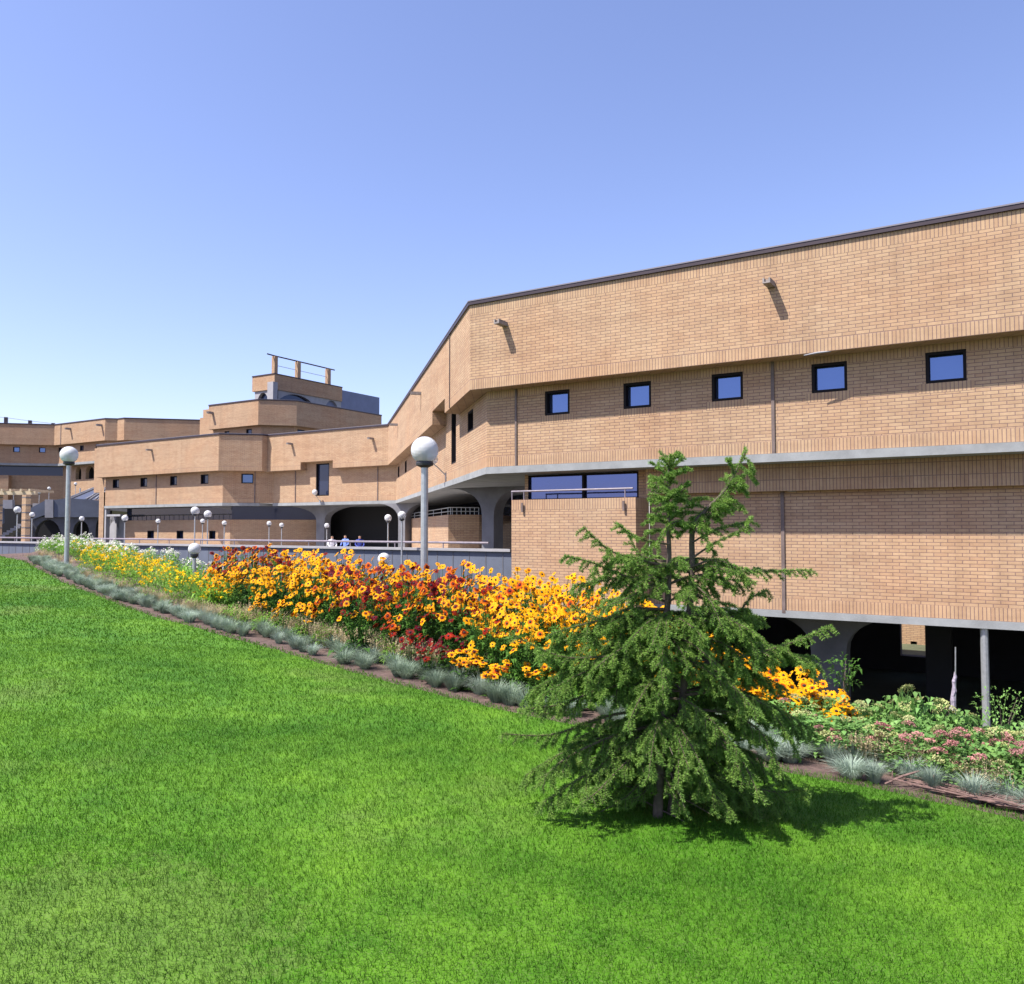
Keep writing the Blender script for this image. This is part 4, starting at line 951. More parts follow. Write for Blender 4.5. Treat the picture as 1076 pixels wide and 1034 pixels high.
def flower_mesh(inner, outer, npet=13, R_=.046, seed=0):
    r_ = np.random.default_rng(seed); V, F_, M = [], [], []
    for k in range(npet):
        a = 2 * math.pi * (k + r_.uniform(-.2, .2)) / npet; L_ = R_ * r_.uniform(.85, 1.1); w = R_ * .25
        c, s = math.cos(a), math.sin(a); dz = r_.uniform(-.25, .05) * R_
        def pt(q, side, z): return (c * q - s * side, s * q + c * side, z)
        i = len(V); V += [pt(.2 * R_, -w * .5, 0), pt(.2 * R_, w * .5, 0), pt(.52 * L_, w, .05 * R_), pt(.52 * L_, -w, .05 * R_), pt(L_, w * .35, dz), pt(L_, -w * .35, dz)]
        F_ += [(i, i + 1, i + 2, i + 3), (i + 3, i + 2, i + 4, i + 5)]; M += [0, 1]
    for a in range(8):
        i = len(V); w0, w1 = 2 * math.pi * a / 8, 2 * math.pi * (a + 1) / 8; q = .27 * R_
        V += [(q * math.cos(w0), q * math.sin(w0), .0), (q * math.cos(w1), q * math.sin(w1), .0), (q * .75 * math.cos(w1), q * .75 * math.sin(w1), .2 * R_), (q * .75 * math.cos(w0), q * .75 * math.sin(w0), .2 * R_), (0, 0, .27 * R_)]
        F_ += [(i, i + 1, i + 2, i + 3), (i + 3, i + 2, i + 4, i + 4)]; M += [2, 2]
    me = bpy.data.meshes.new('flower_head'); me.from_pydata(V, [], [tuple(dict.fromkeys(f)) for f in F_])
    for m in (inner, outer, disc_mat): me.materials.append(m)
    me.polygons.foreach_set('material_index', M); return me
FL = {'yellow': [flower_mesh(pet_yellow, pet_yellow, 13, .047, 1), flower_mesh(pet_yellow, pet_yellow, 11, .043, 2)],
      'ring': [flower_mesh(pet_orange, pet_yellow, 13, .048, 3), flower_mesh(pet_orange, pet_yellow, 12, .044, 4)],
      'orange': [flower_mesh(pet_red, pet_orange, 13, .047, 5), flower_mesh(pet_red, pet_yellow, 12, .046, 6)],
      'red': [flower_mesh(pet_maroon, pet_red, 12, .046, 7), flower_mesh(pet_red, pet_red, 12, .044, 8)],
      'maroon': [flower_mesh(pet_maroon, pet_maroon, 12, .043, 9)]}
def mk(name, me, parent, loc=(0, 0, 0), rot=None, sc=None):
    o = bpy.data.objects.new(name, me); COL.objects.link(o); o.parent = parent; o.location = tuple(map(float, loc))
    if rot is not None: o.rotation_euler = rot
    if sc is not None: o.scale = (sc, sc, sc)
    return o
# four daisy architectures, one metre tall; each plant is scaled
DAISY = []
for v in range(4):
    nf = 25; a = rng.uniform(0, 2 * np.pi, nf); q = np.sqrt(rng.uniform(0, 1, nf)) * .30
    tips = np.stack([q * np.cos(a), q * np.sin(a), 1.0 - rng.uniform(0, .42, nf) - q * .30], 1); bases = tips * [.25, .25, 0]
    st_ = stems_np(bases, tips, .0045); parts = [(st_[0], st_[1], 0)]
    n = 230; k = rng.integers(0, nf, n); f = rng.uniform(.05, .82, n) ** .8
    P = bases[k] + (tips[k] - bases[k]) * f[:, None]; D = rnd_dir(n, .0, .8); ln = rng.uniform(.09, .17, n) * (1.1 - .45 * f)
    lv = leaves_np(P, D, ln, ln * .17); parts.append((*lv, 0))
    n = 60; P = np.stack([rng.normal(0, .10, n), rng.normal(0, .10, n), rng.uniform(0, .1, n)], 1); D = rnd_dir(n, .25, .9); ln = rng.uniform(.16, .30, n)
    lv = leaves_np(P, D, ln, ln * .15); parts.append((*lv, 0))
    V, Fc, M = join_np(parts); DAISY.append((proto_mesh('foliage', V, Fc, daisy_leaf, M), tips))
def bed_at(x, e):
    u = (x - CX) / F; lo, hi = 2.0, 40.0
    for _ in range(40):
        m = (lo + hi) / 2
        if edist(u * m, m) > e: hi = m
        else: lo = m
    return u * lo, lo
def daisy_plant(X, Y, h, mixw, label, group, keep=1.0):
    me, tips = DAISY[random.randrange(4)]; gz = float(ground_z(X, Y)) - .01
    root = empty('daisy_plant', (X, Y, gz), label, 'flowering plant', group); root.rotation_euler = (0, 0, random.uniform(-.9, .9)); root.scale = (.9 * max(h, .65), .9 * max(h, .65), h)
    mk('foliage', me, root)
    kinds, wts = list(mixw), list(mixw.values())
    for t in tips:
        if random.random() > keep: continue
        ty = random.choices(kinds, wts)[0]; d = Vector((-.3 + random.uniform(-.55, .55), -.55 + random.uniform(-.5, .5), random.choice((.75, .75, .75, .35)))).normalized()
        o = mk('flower_head', random.choice(FL[ty]), root, t, None)
        sc = random.choice((1, 1, 1, 1, .72)) * random.uniform(.9, 1.22); o.rotation_euler = d.to_track_quat('Z', 'Y').to_euler(); o.scale = (sc / root.scale[0], sc / root.scale[0], sc / root.scale[2])
TOPS = [(215, 585), (235, 571), (270, 566), (300, 568), (350, 572), (400, 576), (440, 578), (480, 581), (540, 591), (600, 600), (650, 616), (700, 648), (750, 668), (800, 682), (850, 698), (880, 715), (905, 741)]
def need_h(x, X, Y, ytop):
    d = Y * pc; z = (0 * Y) + float(px(x, ytop, d)[2]); return z - float(ground_z(X, Y))
def daisies():
    used = []
    for e, stepm in ((.42, .34), (.62, .36), (.98, .36), (1.35, .36), (1.72, .36), (2.1, .36), (2.5, .38)):
        x = 222.0 + random.uniform(0, 20)
        while x < 742:
            X, Y = bed_at(x, e + random.uniform(-.14, .14)); yt = np.interp(x, *zip(*TOPS)) + random.uniform(-3, 9)
            # the outline of the mass: full height at the back, lower towards the lawn
            hb = need_h(x, *bed_at(x, 2.5), np.interp(x, *zip(*TOPS))); h = hb * (.50 + .50 * (e / 2.5) ** .6) * random.uniform(.88, 1.05)
            h = min(max(h, .40), 1.35)
            if e < .8 and x < 430 and random.random() < .6: h *= .7
            if e > 2.0: h = min(h, need_h(x, X, Y, yt - 2))
            if x < 310 and e > 1.6: mx = {'red': 5, 'orange': 3, 'ring': 1}; lab = 'tall red brown daisies standing at the back left end of the daisy clump'; gp = 'red brown daisies at the back left'
            elif x < 330: mx = {'yellow': 6, 'ring': 1}; lab = 'pure yellow daisies with small dark eyes near the left end of the clump'; gp = 'yellow daisies near the left end'
            elif 345 < x < 500 and .6 < e < 1.9: mx = {'red': 3, 'orange': 3, 'maroon': 1, 'ring': 2}; lab = 'orange and mahogany daisies with dark eyes in the middle of the clump'; gp = 'orange and mahogany daisies in the middle'
            elif x > 540: mx = {'yellow': 6, 'ring': 3, 'orange': .4}; lab = 'golden daisies with dark eyes growing beside the spruce'; gp = 'golden daisies by the spruce'
            else: mx = {'ring': 4, 'yellow': 4, 'orange': 2.5, 'red': .6}; lab = 'mixed golden and orange ringed daisies between the red and the golden ones'; gp = 'mixed daisies of the clump'
            if e < .8 and 425 < x < 480: mx = {'maroon': 3, 'red': 3}; lab = 'low dark maroon daisies at the front edge of the clump'; gp = 'maroon daisies at the front edge'; h = .48
            keep = .97 if e > .9 else .75
            if e < .8 and x > 480: keep = .7; h = max(h, .56)
            if e < .5: h = random.uniform(.34, .46); keep = .65
            if e < .8 and x < 330: h = .5; mx = {'yellow': 5, 'ring': 2}; lab = 'pure yellow daisies with small dark eyes near the left end of the clump'; gp = 'yellow daisies near the left end'
            if not (e < .8 and x < 252) and not (e < .5 and (x < 425 or x > 565)): daisy_plant(X, Y, h, mx, lab, gp, keep)
            x += stepm * 870 / Y * random.uniform(.85, 1.15)
    for e in (1.0, 1.35, 1.7):
        x = 735.0
        while x < 905:
            X, Y = bed_at(x, e + random.uniform(-.1, .1)); yt = np.interp(x, *zip(*TOPS)) + (1.7 - e) * 22 + random.uniform(0, 8)
            h = min(max(need_h(x, X, Y, yt), .25), .95); daisy_plant(X, Y, h, {'yellow': 5, 'ring': 3}, 'golden daisies behind the right side of the spruce, sloping down to the sedums', 'golden daisies right of the spruce', .95)
            x += .30 * 870 / Y
daisies()

# bright leaf clumps, yellow and white flowers at the left end
def bushy(name, h, w, nl, leaf, ln0, ln1, wr, blossom=None, bm=None, bsize=.03, dome=.6):
    """leafy clump; returns (foliage mesh, blossom mesh or None)"""
    a = rng.uniform(0, 2 * np.pi, nl); q = np.sqrt(rng.uniform(0, 1, nl)) * w; zmax = h * (1 - dome * (q / w) ** 2)
    z = zmax * rng.uniform(.1, 1, nl) ** .7; P = np.stack([q * np.cos(a), q * np.sin(a), z], 1)
    D = unit(np.stack([np.cos(a), np.sin(a), rng.uniform(.2, 1.6, nl)], 1) + rng.normal(0, .5, (nl, 3))); ln = rng.uniform(ln0, ln1, nl)
    lv = leaves_np(P, D, ln, ln * wr); ns = 14; b = np.stack([rng.normal(0, w * .2, ns), rng.normal(0, w * .2, ns), np.zeros(ns)], 1); k = rng.integers(0, nl, ns)
    sv = stems_np(b, P[k], .004); V, Fc, M = join_np([(*lv, 0), (*sv, 0)]); fm = proto_mesh('foliage', V, Fc, leaf, M); bmsh = None
    if blossom:
        a = rng.uniform(0, 2 * np.pi, blossom); q = np.sqrt(rng.uniform(0, 1, blossom)) * w; c = np.stack([q * np.cos(a), q * np.sin(a), h * (1 - dome * (q / w) ** 2) + rng.uniform(-.02, .06, blossom)], 1)
        n = 7; P = np.repeat(c, n, 0) + rng.normal(0, bsize * .45, (blossom * n, 3)); D = rnd_dir(blossom * n, .0, .9); s = np.full(len(P), bsize) * rng.uniform(.7, 1.3, len(P))
        lv = leaves_np(P, D, s, s * .42, .1); bmsh = proto_mesh('blossoms', lv[0], lv[1], bm)
    return fm, bmsh
def place(name, pair, X, Y, s, label, cat, group, sz=None):
    root = empty(name, (X, Y, float(ground_z(X, Y)) - .01), label, cat, group); root.rotation_euler = (0, 0, random.uniform(0, 6.28)); root.scale = (s, s, sz or s)
    mk('foliage', pair[0], root)
    if pair[1]: mk('blossoms', pair[1], root)
    return root
PHLOX = [bushy('p', .8, .36, 420, bright_leaf, .06, .12, .22, 26, white_pet, .045, .45) for _ in range(3)]
COREO = [bushy('c', .55, .34, 380, bright_leaf, .05, .11, .13, 24, gold_pet, .040, .5) for _ in range(3)]
GREEN = [bushy('g', .6, .34, 420, bright_leaf, .08, .18, .12, None) for _ in range(3)]
def left_end():
    for e in (1.4, 1.9, 2.4, 2.9):
        x = 44.0 + random.uniform(0, 8) + max(0, (1.9 - e) * 10)
        while x < 135:
            X, Y = bed_at(x, e); yt = np.interp(x, [40, 55, 80, 100, 128], [566, 556, 556, 561, 563]) + random.uniform(0, 5) + (2.9 - e) * 4
            s = min(max(need_h(x, X, Y, yt) / .84, .3), 1.7); place('white_phlox', random.choice(PHLOX), X, Y, min(s, 1.0), 'leafy white phlox clump at the far left end of the bed', 'flowering plant', 'white phlox at the left end', s)
            x += .5 * 870 / Y
    for e in (2.3, 2.8):
        x = 138.0
        while x < 232:
            X, Y = bed_at(x, e); yt = np.interp(x, [130, 160, 200, 232], [566, 570, 580, 586]) + random.uniform(0, 5)
            s = min(max(need_h(x, X, Y, yt) / .86, .3), 1.0); place('white_phlox', random.choice(PHLOX), X, Y, .8, 'low thin white phlox behind the small yellow flowers', 'flowering plant', 'white phlox behind the yellow flowers', s)
            x += .55 * 870 / Y
    for e in (.75, 1.1, 1.45, 1.85):
        x = 82.0 + random.uniform(0, 8) + (1.85 - e) * 14
        while x < 240:
            X, Y = bed_at(x, e + random.uniform(-.1, .1)); fl = x < 190 or random.random() < .35
            yt = np.interp(x, [80, 120, 160, 200, 240], [566, 572, 582, 594, 604]) + (1.85 - e) * 9; s = min(max(need_h(x, X, Y, yt) / (.58 if fl else .6), .45), 1.15)
            if fl: place('yellow_coreopsis', random.choice(COREO), X, Y, .95, 'fine leaved clump with small golden flowers, left of the big daisies', 'flowering plant', 'small golden flowers on the left', s)
            else: place('leafy_perennial', random.choice(GREEN), X, Y, .9, 'bright green leafy clump without flowers, left of the big daisies', 'plant', 'leafy clumps left of the daisies', s)
            x += .46 * 870 / Y
    for x in (245, 262, 281, 301, 322, 345, 384, 420, 520, 560, 590, 615):
        X, Y = bed_at(x, .62); place('leafy_perennial', random.choice(GREEN), X, Y, .55, 'bright green strap leaved clump under the front of the daisies', 'plant', 'leafy clumps under the daisies', .45)
left_end()

# blue fescue along the edge, dry grass tufts behind it
def tuft(n, h, w, bw, spread, plume=0):
    a = rng.uniform(0, 2 * np.pi, n); q = np.sqrt(rng.uniform(0, 1, n)) * w * .3; P = np.stack([q * np.cos(a), q * np.sin(a), np.zeros(n)], 1)
    ln = rng.uniform(.5, 1.05, n) * h; sp_ = (rng.uniform(.05, .35, n) + .65 * q / (w * .3)) * spread; o = np.stack([np.cos(a), np.sin(a), np.zeros(n)], 1)
    sd = np.stack([-np.sin(a), np.cos(a), np.zeros(n)], 1) * (bw * rng.uniform(.7, 1.3, n))[:, None]
    p1 = P + o * (ln * sp_ * .45)[:, None] + np.array([0, 0, 1]) * (ln * (.62 - .16 * sp_))[:, None]; p2 = P + o * (ln * sp_ * 1.1)[:, None] + np.array([0, 0, 1]) * (ln * (1 - .56 * sp_))[:, None]
    V = np.stack([P - sd, P + sd, p1 + sd * .8, p1 - sd * .8, p2 + sd * .15, p2 - sd * .15], 1).reshape(-1, 3); i = np.arange(n)[:, None] * 6
    Fc = np.concatenate([i + [0, 1, 2, 3], i + [3, 2, 4, 5]])
    if plume:
        k = rng.choice(n, plume, replace=False); m = 10; b = np.repeat(p2[k], m, 0) + np.array([0, 0, -1]) * rng.uniform(0, .09, plume * m)[:, None]; D = rnd_dir(plume * m, .3, .95); s = rng.uniform(.012, .026, plume * m)
        lv = leaves_np(b, D, s, s * .35, 0); V2, F2, _ = join_np([(V, Fc, 0), (*lv, 0)]); return V2, F2
    return V, Fc
fescue_green = leaf_mat('green_fescue', (.13, .19, .13), (.25, .32, .23), .25, .6, 6, .25)
FESC = [proto_mesh('blue_fescue', *tuft(520, .24, .22, .0021, q_), fescue_mat) for q_ in (.9, 1.05, 1.15)]
FESG = [proto_mesh('blue_fescue', *tuft(420, .25, .19, .0021, q_), fescue_green) for q_ in (.8, .95, 1.1)]
DRY = [proto_mesh('dry_grass_tuft', *tuft(170, .45, .12, .0022, .55, 60), straw_mat) for _ in range(3)]
def single(name, me, X, Y, s, label, cat, group, sz=None):
    o = bpy.data.objects.new(name, me); COL.objects.link(o); o.location = (X, Y, float(ground_z(X, Y)) - .01); o.scale = (s, s, sz or s); o.rotation_euler = (0, 0, random.uniform(0, 6.28)); return tag(o, label, cat, group)
def edging():
    t0, t1 = float(EDGE[0, :2] @ TV) - .2, float(EDGE[-1, :2] @ TV) + 1.2; t = t0
    while t < t1:
        p = bed_pt(t, random.choice((.10, .16, .24, .38)) + random.uniform(-.04, .06)); far = p[1] > 9
        right = p[0] > 1.6
        single('blue_fescue', random.choice(FESC if right or random.random() < .3 else FESG), p[0], p[1], random.uniform(.5, 1.05) * (1.05 if right else 1), 'blue grey fescue tuft edging the lawn ' + ('below the sedums right of the spruce' if right else 'below the flowers left of the spruce'), 'ornamental grass', 'blue fescue tufts right of the spruce' if right else 'blue fescue tufts left of the spruce', random.uniform(.8, 1.05))
        if random.random() < .4:
            p = bed_pt(t + .1, random.uniform(.45, .6)); single('blue_fescue', random.choice(FESC if right or random.random() < .3 else FESG), p[0], p[1], random.uniform(.8, 1.1), 'blue grey fescue tuft edging the lawn ' + ('below the sedums right of the spruce' if right else 'below the flowers left of the spruce'), 'ornamental grass', 'blue fescue tufts right of the spruce' if right else 'blue fescue tufts left of the spruce')
        t += random.uniform(.12, .27)
    for xs, e, s, lab, gp in (((36, 44, 52, 62, 74), .8, .8, 'pale dry grass tuft beside the white phlox at the left tip of the bed', 'dry grass at the left tip'),
                          ((92, 104, 116, 128, 140, 150, 158, 166, 174, 182, 190, 197, 205, 212, 219, 226, 233, 240, 252), .52, .66, 'pale dry grass tuft between the fescue and the small golden flowers', 'dry grass before the golden flowers'),
                          ((258, 275, 292, 308, 318, 330, 340, 352, 362, 374, 385, 397, 408, 420, 432, 443, 452, 505), .62, .85, 'dry straw coloured grass tuft in front of the daisies', 'dry grass before the daisies'),
                          ((884, 897, 909, 922, 934, 949, 964), .5, .62, 'dry grass tuft with upright seed heads between fescue and sedums', 'dry grass before the sedums'),
                          ((1014, 1026, 1038, 1052, 1066), .42, .62, 'dry grass tuft with seed heads at the right border of the photo', 'dry grass at the right border')):
        for x in xs:
            X, Y = bed_at(x + random.uniform(-4, 4), e + random.uniform(-.06, .08)); single('dry_grass_tuft', random.choice(DRY), X, Y, s, lab, 'ornamental grass', gp, s * random.uniform(.85, 1.1))
edging()

# sedums: leafy domes carrying flat flower heads
SED = [bushy('s', .42, .29, 760, sedum_leaf, .035, .065, .34, None, dome=.45)[0] for _ in range(3)]
def head_mesh(mat, seed):
    r_ = np.random.default_rng(seed); n = 150; a = r_.uniform(0, 2 * np.pi, n); q = np.sqrt(r_.uniform(0, 1, n)); P = np.stack([q * np.cos(a) * .052, q * np.sin(a) * .052, .026 * (1 - q * q) + r_.uniform(-.01, .004, n)], 1)
    a2 = r_.uniform(0, 2 * np.pi, n); D = np.stack([np.cos(a2) * .7, np.sin(a2) * .7, r_.uniform(.1, 1, n)], 1); s = r_.uniform(.009, .017, n); lv = leaves_np(P, D, s, s * .45, 0)
    k = 12; b = np.zeros((k, 3)) + [0, 0, -.09]; sv = stems_np(b, P[:k], .002); V, Fc, M = join_np([(*lv, 0), (*sv, 1)]); return proto_mesh('flower_head', V, Fc, [mat, sedum_leaf], M)
PINK = [head_mesh(pink_head, i) for i in (1, 2)]; PALE = [head_mesh(pale_head, i) for i in (3, 4)]
def sedums():
    def one(x, e, ytop, pink, nh, lab, gp):
        X, Y = bed_at(x, e); h = min(max(need_h(x, X, Y, ytop - 7), .26), .95); sz = h / .42
        root = empty('sedum_plant', (X, Y, float(ground_z(X, Y)) - .01), lab, 'flowering plant', gp); root.rotation_euler = (0, 0, random.uniform(0, 6.28)); root.scale = (1, 1, sz); mk('foliage', random.choice(SED), root)
        for k in range(nh):
            a = random.uniform(0, 6.28); q = math.sqrt(random.random()) * .25; me = random.choice(PINK if random.random() < pink else PALE)
            o = mk('flower_head', me, root, (q * math.cos(a), q * math.sin(a), .40 * (1 - .45 * (q / .27) ** 2) + random.uniform(.0, .04)), (random.uniform(-.3, .3), random.uniform(-.3, .3), 0)); s = random.uniform(.75, 1.15); o.scale = (s, s, s / sz)
    for x, e, y in ((832, .95, 738), (852, 1.1, 735), (874, 1.1, 736), (899, 1.2, 740), (922, 1.25, 742), (940, 1.2, 732), (954, 1.3, 733), (972, 1.2, 737), (994, 1.2, 746), (1010, 1.2, 753), (1026, 1.15, 768), (1046, 1.3, 768), (1066, 1.3, 762), (1086, 1.2, 760)):
        one(x, e, y, .05, 4, 'green sedum clump in bud at the back of the right bed', 'green sedums at the back')
    for x, e, y in ((846, .68, 755), (870, .66, 758), (898, .72, 760), (925, .78, 762), (950, .85, 760), (975, .9, 762), (1000, .9, 770)):
        one(x, e, y, .45, 5, 'green sedum with a few dull pink heads beside the dry grass', 'part pink sedums')
    for x, e, y in ((962, .6, 774), (990, .66, 774), (1016, .8, 770), (1040, .9, 770), (1062, .9, 774), (1080, .85, 776), (1006, .55, 784), (1034, .6, 786), (1060, .6, 788), (1082, .55, 792)):
        one(x, e, y, .7, 7, 'sedum covered with dusty pink flower heads at the right end of the bed', 'pink sedums on the right')
sedums()

# woven edging of dead stems at the right
m = MB(); r0 = lambda a, b: random.uniform(a, b); t0, t1 = tau_of(932), tau_of(1076) + .9
for k in range(70):
    a = r0(t0, t1 - .5); b = min(t1, a + r0(.5, 1.3)); e0, e1 = r0(.0, .20), r0(.0, .20); pts = []
    for f in np.linspace(0, 1, 6):
        p = bed_pt(a + (b - a) * f, e0 + (e1 - e0) * f + r0(-.025, .025)); pts.append((p[0], p[1], float(ground_z(*p)) + r0(.004, .03) + .04 * (k / 70)))
    m.tube(pts, [r0(.0025, .0055)] * 5 + [.0015], 5)
for k in range(7):
    p = bed_pt(t0 + (t1 - t0) * k / 6.5, .09); g = float(ground_z(*p)); m.tube([(p[0], p[1], g - .05), (p[0] + r0(-.02, .02), p[1], g + r0(.08, .12))], [.006, .004], 6)
tag(m.build('stick_edging', stick_mat, base=(*bed_pt((t0 + t1) / 2, .09), -1.8)), 'low edging woven from dead brown stems along the lawn at the right', 'edging')
m = MB(); p0 = bed_pt(tau_of(930), .0); p1 = bed_pt(tau_of(958), .16); m.tube([(p0[0], p0[1], float(ground_z(*p0)) + .012), ((p0[0] + p1[0]) / 2, (p0[1] + p1[1]) / 2, float(ground_z(*p1)) + .07), (p1[0], p1[1], float(ground_z(*p1)) + .10)], [.006, .008, .006], 6)
tag(m.build('fallen_stick', stick_mat, base=(p0[0], p0[1], -1.8)), 'single pale fallen stick lying at the left end of the stem edging', 'stick')

# small shrubs by the open ground storey, and the wrapped rod
def shrub(x, ytop, d, h, w, label, leaf, n=260, l0=.05, l1=.11):
    p = px(x, ytop, d); g = float(p[2]) - h; fm, _ = bushy('b', h, w, n, leaf, l0, l1, .2, None, dome=.3)
    root = empty('shrub', (p[0], p[1], g), label, 'shrub'); mk('foliage', fm, root); m = MB()
    for k in range(3): a = random.uniform(0, 6.28); m.tube([(0, 0, float(ground_z(p[0], p[1])) - g - .02), (w * .25 * math.cos(a), w * .25 * math.sin(a), h * .4), (w * .6 * math.cos(a), w * .6 * math.sin(a), h * .8)], [.010, .007, .003], 6)
    o = m.build('stems', bark); o.parent = root
shrub(887, 686, 9.2, .42, .17, 'small airy sapling rising behind the right end of the golden daisies', daisy_leaf, 120, .05, .09)
shrub(1052, 721, 14.6, 1.0, .5, 'grey green shrub at the foot of the steel post below the building', sedum_leaf, 260)
rd = px(1002, 740, 15.3); m = MB()
top = px(1004, 680, 15.3); m.tube([(rd[0], rd[1], -4.6), (top[0], top[1], top[2])], .012, 6)
wr_ = empty('wrapped_rod', (rd[0], rd[1], -4.6), 'thin rod with pale crumpled wrapping in the dark opening under the building', 'rod')
m.build('rod', galv, wr_); m = MB(); pts = []
for i in range(9): f = i / 8; q = px(1003.5 - 2.5 * f, 706 + 40 * f, 15.3); pts.append((q[0] + .012 * math.sin(i * 2.1), q[1], q[2]))
m.tube(pts, [.015, .03, .035, .03, .045, .035, .05, .045, .055], 7); m.build('wrapping', simple('crumpled_wrap', (.30, .26, .32), .6, var=.35, vscale=14, bumpd=.03, bscale=18), wr_)
# sunlit wall beyond the way through
fw = px(962, 675, 33); wl2 = Wall(fw + D0 * 5, fw - D0 * 5); bw = empty('courtyard_wall', (fw[0], fw[1], -4.6), 'sunlit brick wall seen through the dark opening under the building', 'wall'); m = MB()
sA_, zA_ = wl2.sz(960, 673); ho = [wl2.box(957, 963.5, 674, 682)]
facade(m, wl2.P0, wl2.P1, -9, -1.0, [(ho[0][0], ho[0][1], ho[0][2], ho[0][3], .3)]); m.build('wall', [brick, soldier], bw)
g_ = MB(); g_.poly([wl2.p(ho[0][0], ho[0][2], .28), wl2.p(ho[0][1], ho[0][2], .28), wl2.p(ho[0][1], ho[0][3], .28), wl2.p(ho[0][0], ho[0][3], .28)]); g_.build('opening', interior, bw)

# ------------------------------------------------------------------ spruce in the foreground
def build_spruce():
    base = lawn_hit(692, 858); DT = base[1] * pc + base[2] * ps
    def P(x, y, dd=0.0): return px(x, y, DT + dd)
    root = empty('spruce_tree', base, 'young double stemmed spruce with drooping lower branches, standing alone on the lawn', 'tree')
    wood = MB(); needles_P, needles_D, needles_L = [], [], []
    def curve(pts, n):
        pts = np.array(pts, float); k = len(pts); out = []
        for i in range(n):
            t = i / (n - 1) * (k - 1); j = min(int(t), k - 2); f = t - j
            p0, p1, p2, p3 = pts[max(j - 1, 0)], pts[j], pts[j + 1], pts[min(j + 2, k - 1)]
            out.append(.5 * ((2 * p1) + (-p0 + p2) * f + (2 * p0 - 5 * p1 + 4 * p2 - p3) * f * f + (-p0 + 3 * p1 - 3 * p2 + p3) * f ** 3))
        return np.array(out)
    def needle_line(pts, dens=620, ln=.0185, start=0.0):
        dens *= 2.6
        seg = np.diff(pts, axis=0); L_ = np.linalg.norm(seg, axis=1); tot = L_.sum()
        n = max(4, int(tot * dens * (1 - start))); s = rng.uniform(start, 1, n) * tot; cum = np.concatenate([[0], np.cumsum(L_)]); j = np.clip(np.searchsorted(cum, s) - 1, 0, len(seg) - 1)
        f = ((s - cum[j]) / (L_[j] + 1e-9))[:, None]; q = pts[j] + seg[j] * f; t = unit(seg[j]); r_ = rng.normal(0, 1, (n, 3)); r_ -= t * (r_ * t).sum(1, keepdims=True); r_ = unit(r_)
        d = unit(r_ + t * rng.uniform(.35, .9, n)[:, None] + np.array([0, 0, .12])); needles_P.append(q); needles_D.append(d); needles_L.append(ln * rng.uniform(.75, 1.2, n))
    def twig(p, d, L_, r, level, droop):
        n = 6; pts = [p]; d = d / np.linalg.norm(d)
        for i in range(n):
            d = d + np.array([0, 0, -droop * (.30 if i < 3 else .05)]) + rng.normal(0, .05, 3); d = d / np.linalg.norm(d); pts.append(pts[-1] + d * L_ / n)
        pts = np.array(pts)
        wood.tube(pts, np.linspace(r, r * .35, n + 1), 4, caps=False, m=1); needle_line(pts, 640 if level > 1 else 560)
        if level < 3 and L_ > .09:
            k = int(L_ / .034); sg = 1
            for i in range(k):
                f = .22 + .75 * (i + .5) / k; q = pts[min(int(f * n), n - 1)]; t = unit(pts[min(int(f * n) + 1, n)] - q); sd = np.cross(t, [0, 0, 1.0]); sd = sd / (np.linalg.norm(sd) + 1e-9); sg = -sg
                twig(q + t * L_ / n * (f * n % 1), t * .8 + sd * sg * .65 + rng.normal(0, .25, 3), L_ * (.58 - .28 * f) * rng.uniform(.75, 1.2), r * .55, level + 1, droop * 1.1)
    def branch(pts, r, k_mul=1.0, start=.18, tw=.30, droop=.6, nd=.22):
        c = curve(pts, 14); L_ = np.linalg.norm(np.diff(c, axis=0), axis=1).sum(); wood.tube(c, np.linspace(r, r * .25, 14), 5, caps=False, m=1); needle_line(c, 520, start=nd)
        k = int(L_ / .040 * k_mul); sg = 1
        for i in range(k):
            f = start + (1 - start) * (i + .5) / k; j = min(int(f * 13), 12); q = c[j] + (c[j + 1] - c[j]) * (f * 13 - j); t = unit(c[j + 1] - c[j]); sd = np.cross(t, [0, 0, 1.0]); sd = sd / (np.linalg.norm(sd) + 1e-9); sg = -sg
            ln = L_ * tw * (1.15 - .75 * f) * rng.uniform(.7, 1.25); ln = max(.06, min(ln, .26))
            twig(q, t * .75 + sd * sg * .75 + rng.normal(0, .30, 3) + np.array([0, 0, rng.choice([.12, -.30])]), ln, r * .35 * (1.1 - .6 * f) + .0012, 1, droop)
    # two stems
    s1 = curve([P(691, 862), P(694, 780, -.02), P(698, 690), P(703, 600, .02), P(702, 540, .02), P(703, 479)], 24)
    s2 = curve([P(705, 860, .06), P(714, 770, .07), P(722, 680, .06), P(727, 600, .05), P(728, 556, .05), P(742, 536, .04), P(758, 520, .03), P(770, 502, .02), P(784, 473)], 28)
    trunk = MB(); trunk.tube(s1, np.linspace(.030, .006, 24), 10); trunk.tube(s2, np.concatenate([np.linspace(.026, .014, 16), np.linspace(.012, .004, 12)]), 10)
    trunk.build('trunk', bark, root, smooth=True)
    needle_line(s1[17:], 700, start=.1); needle_line(s2[19:], 700)
    # bushy leader
    for k in range(46):
        y = 482 + 78 * (k / 46) + rng.uniform(-3, 3); f = (y - 478) / 80; q = P(703, y, .01)
        a = k * 2.399 + rng.normal(0, .3); L_ = (.085 + .115 * min(f, .55)) * rng.uniform(.6, 1.2); twig(q, np.array([math.cos(a), math.sin(a), .95 - .75 * f + rng.normal(0, .2)]), L_, .004, 2, .22)
    for i in range(15, 20):
        for q_ in range(3): twig(s2[i], np.array([rng.normal(0, .8), rng.normal(-.2, .7), rng.uniform(-.4, .5)]), rng.uniform(.09, .16), .003, 2, .5)
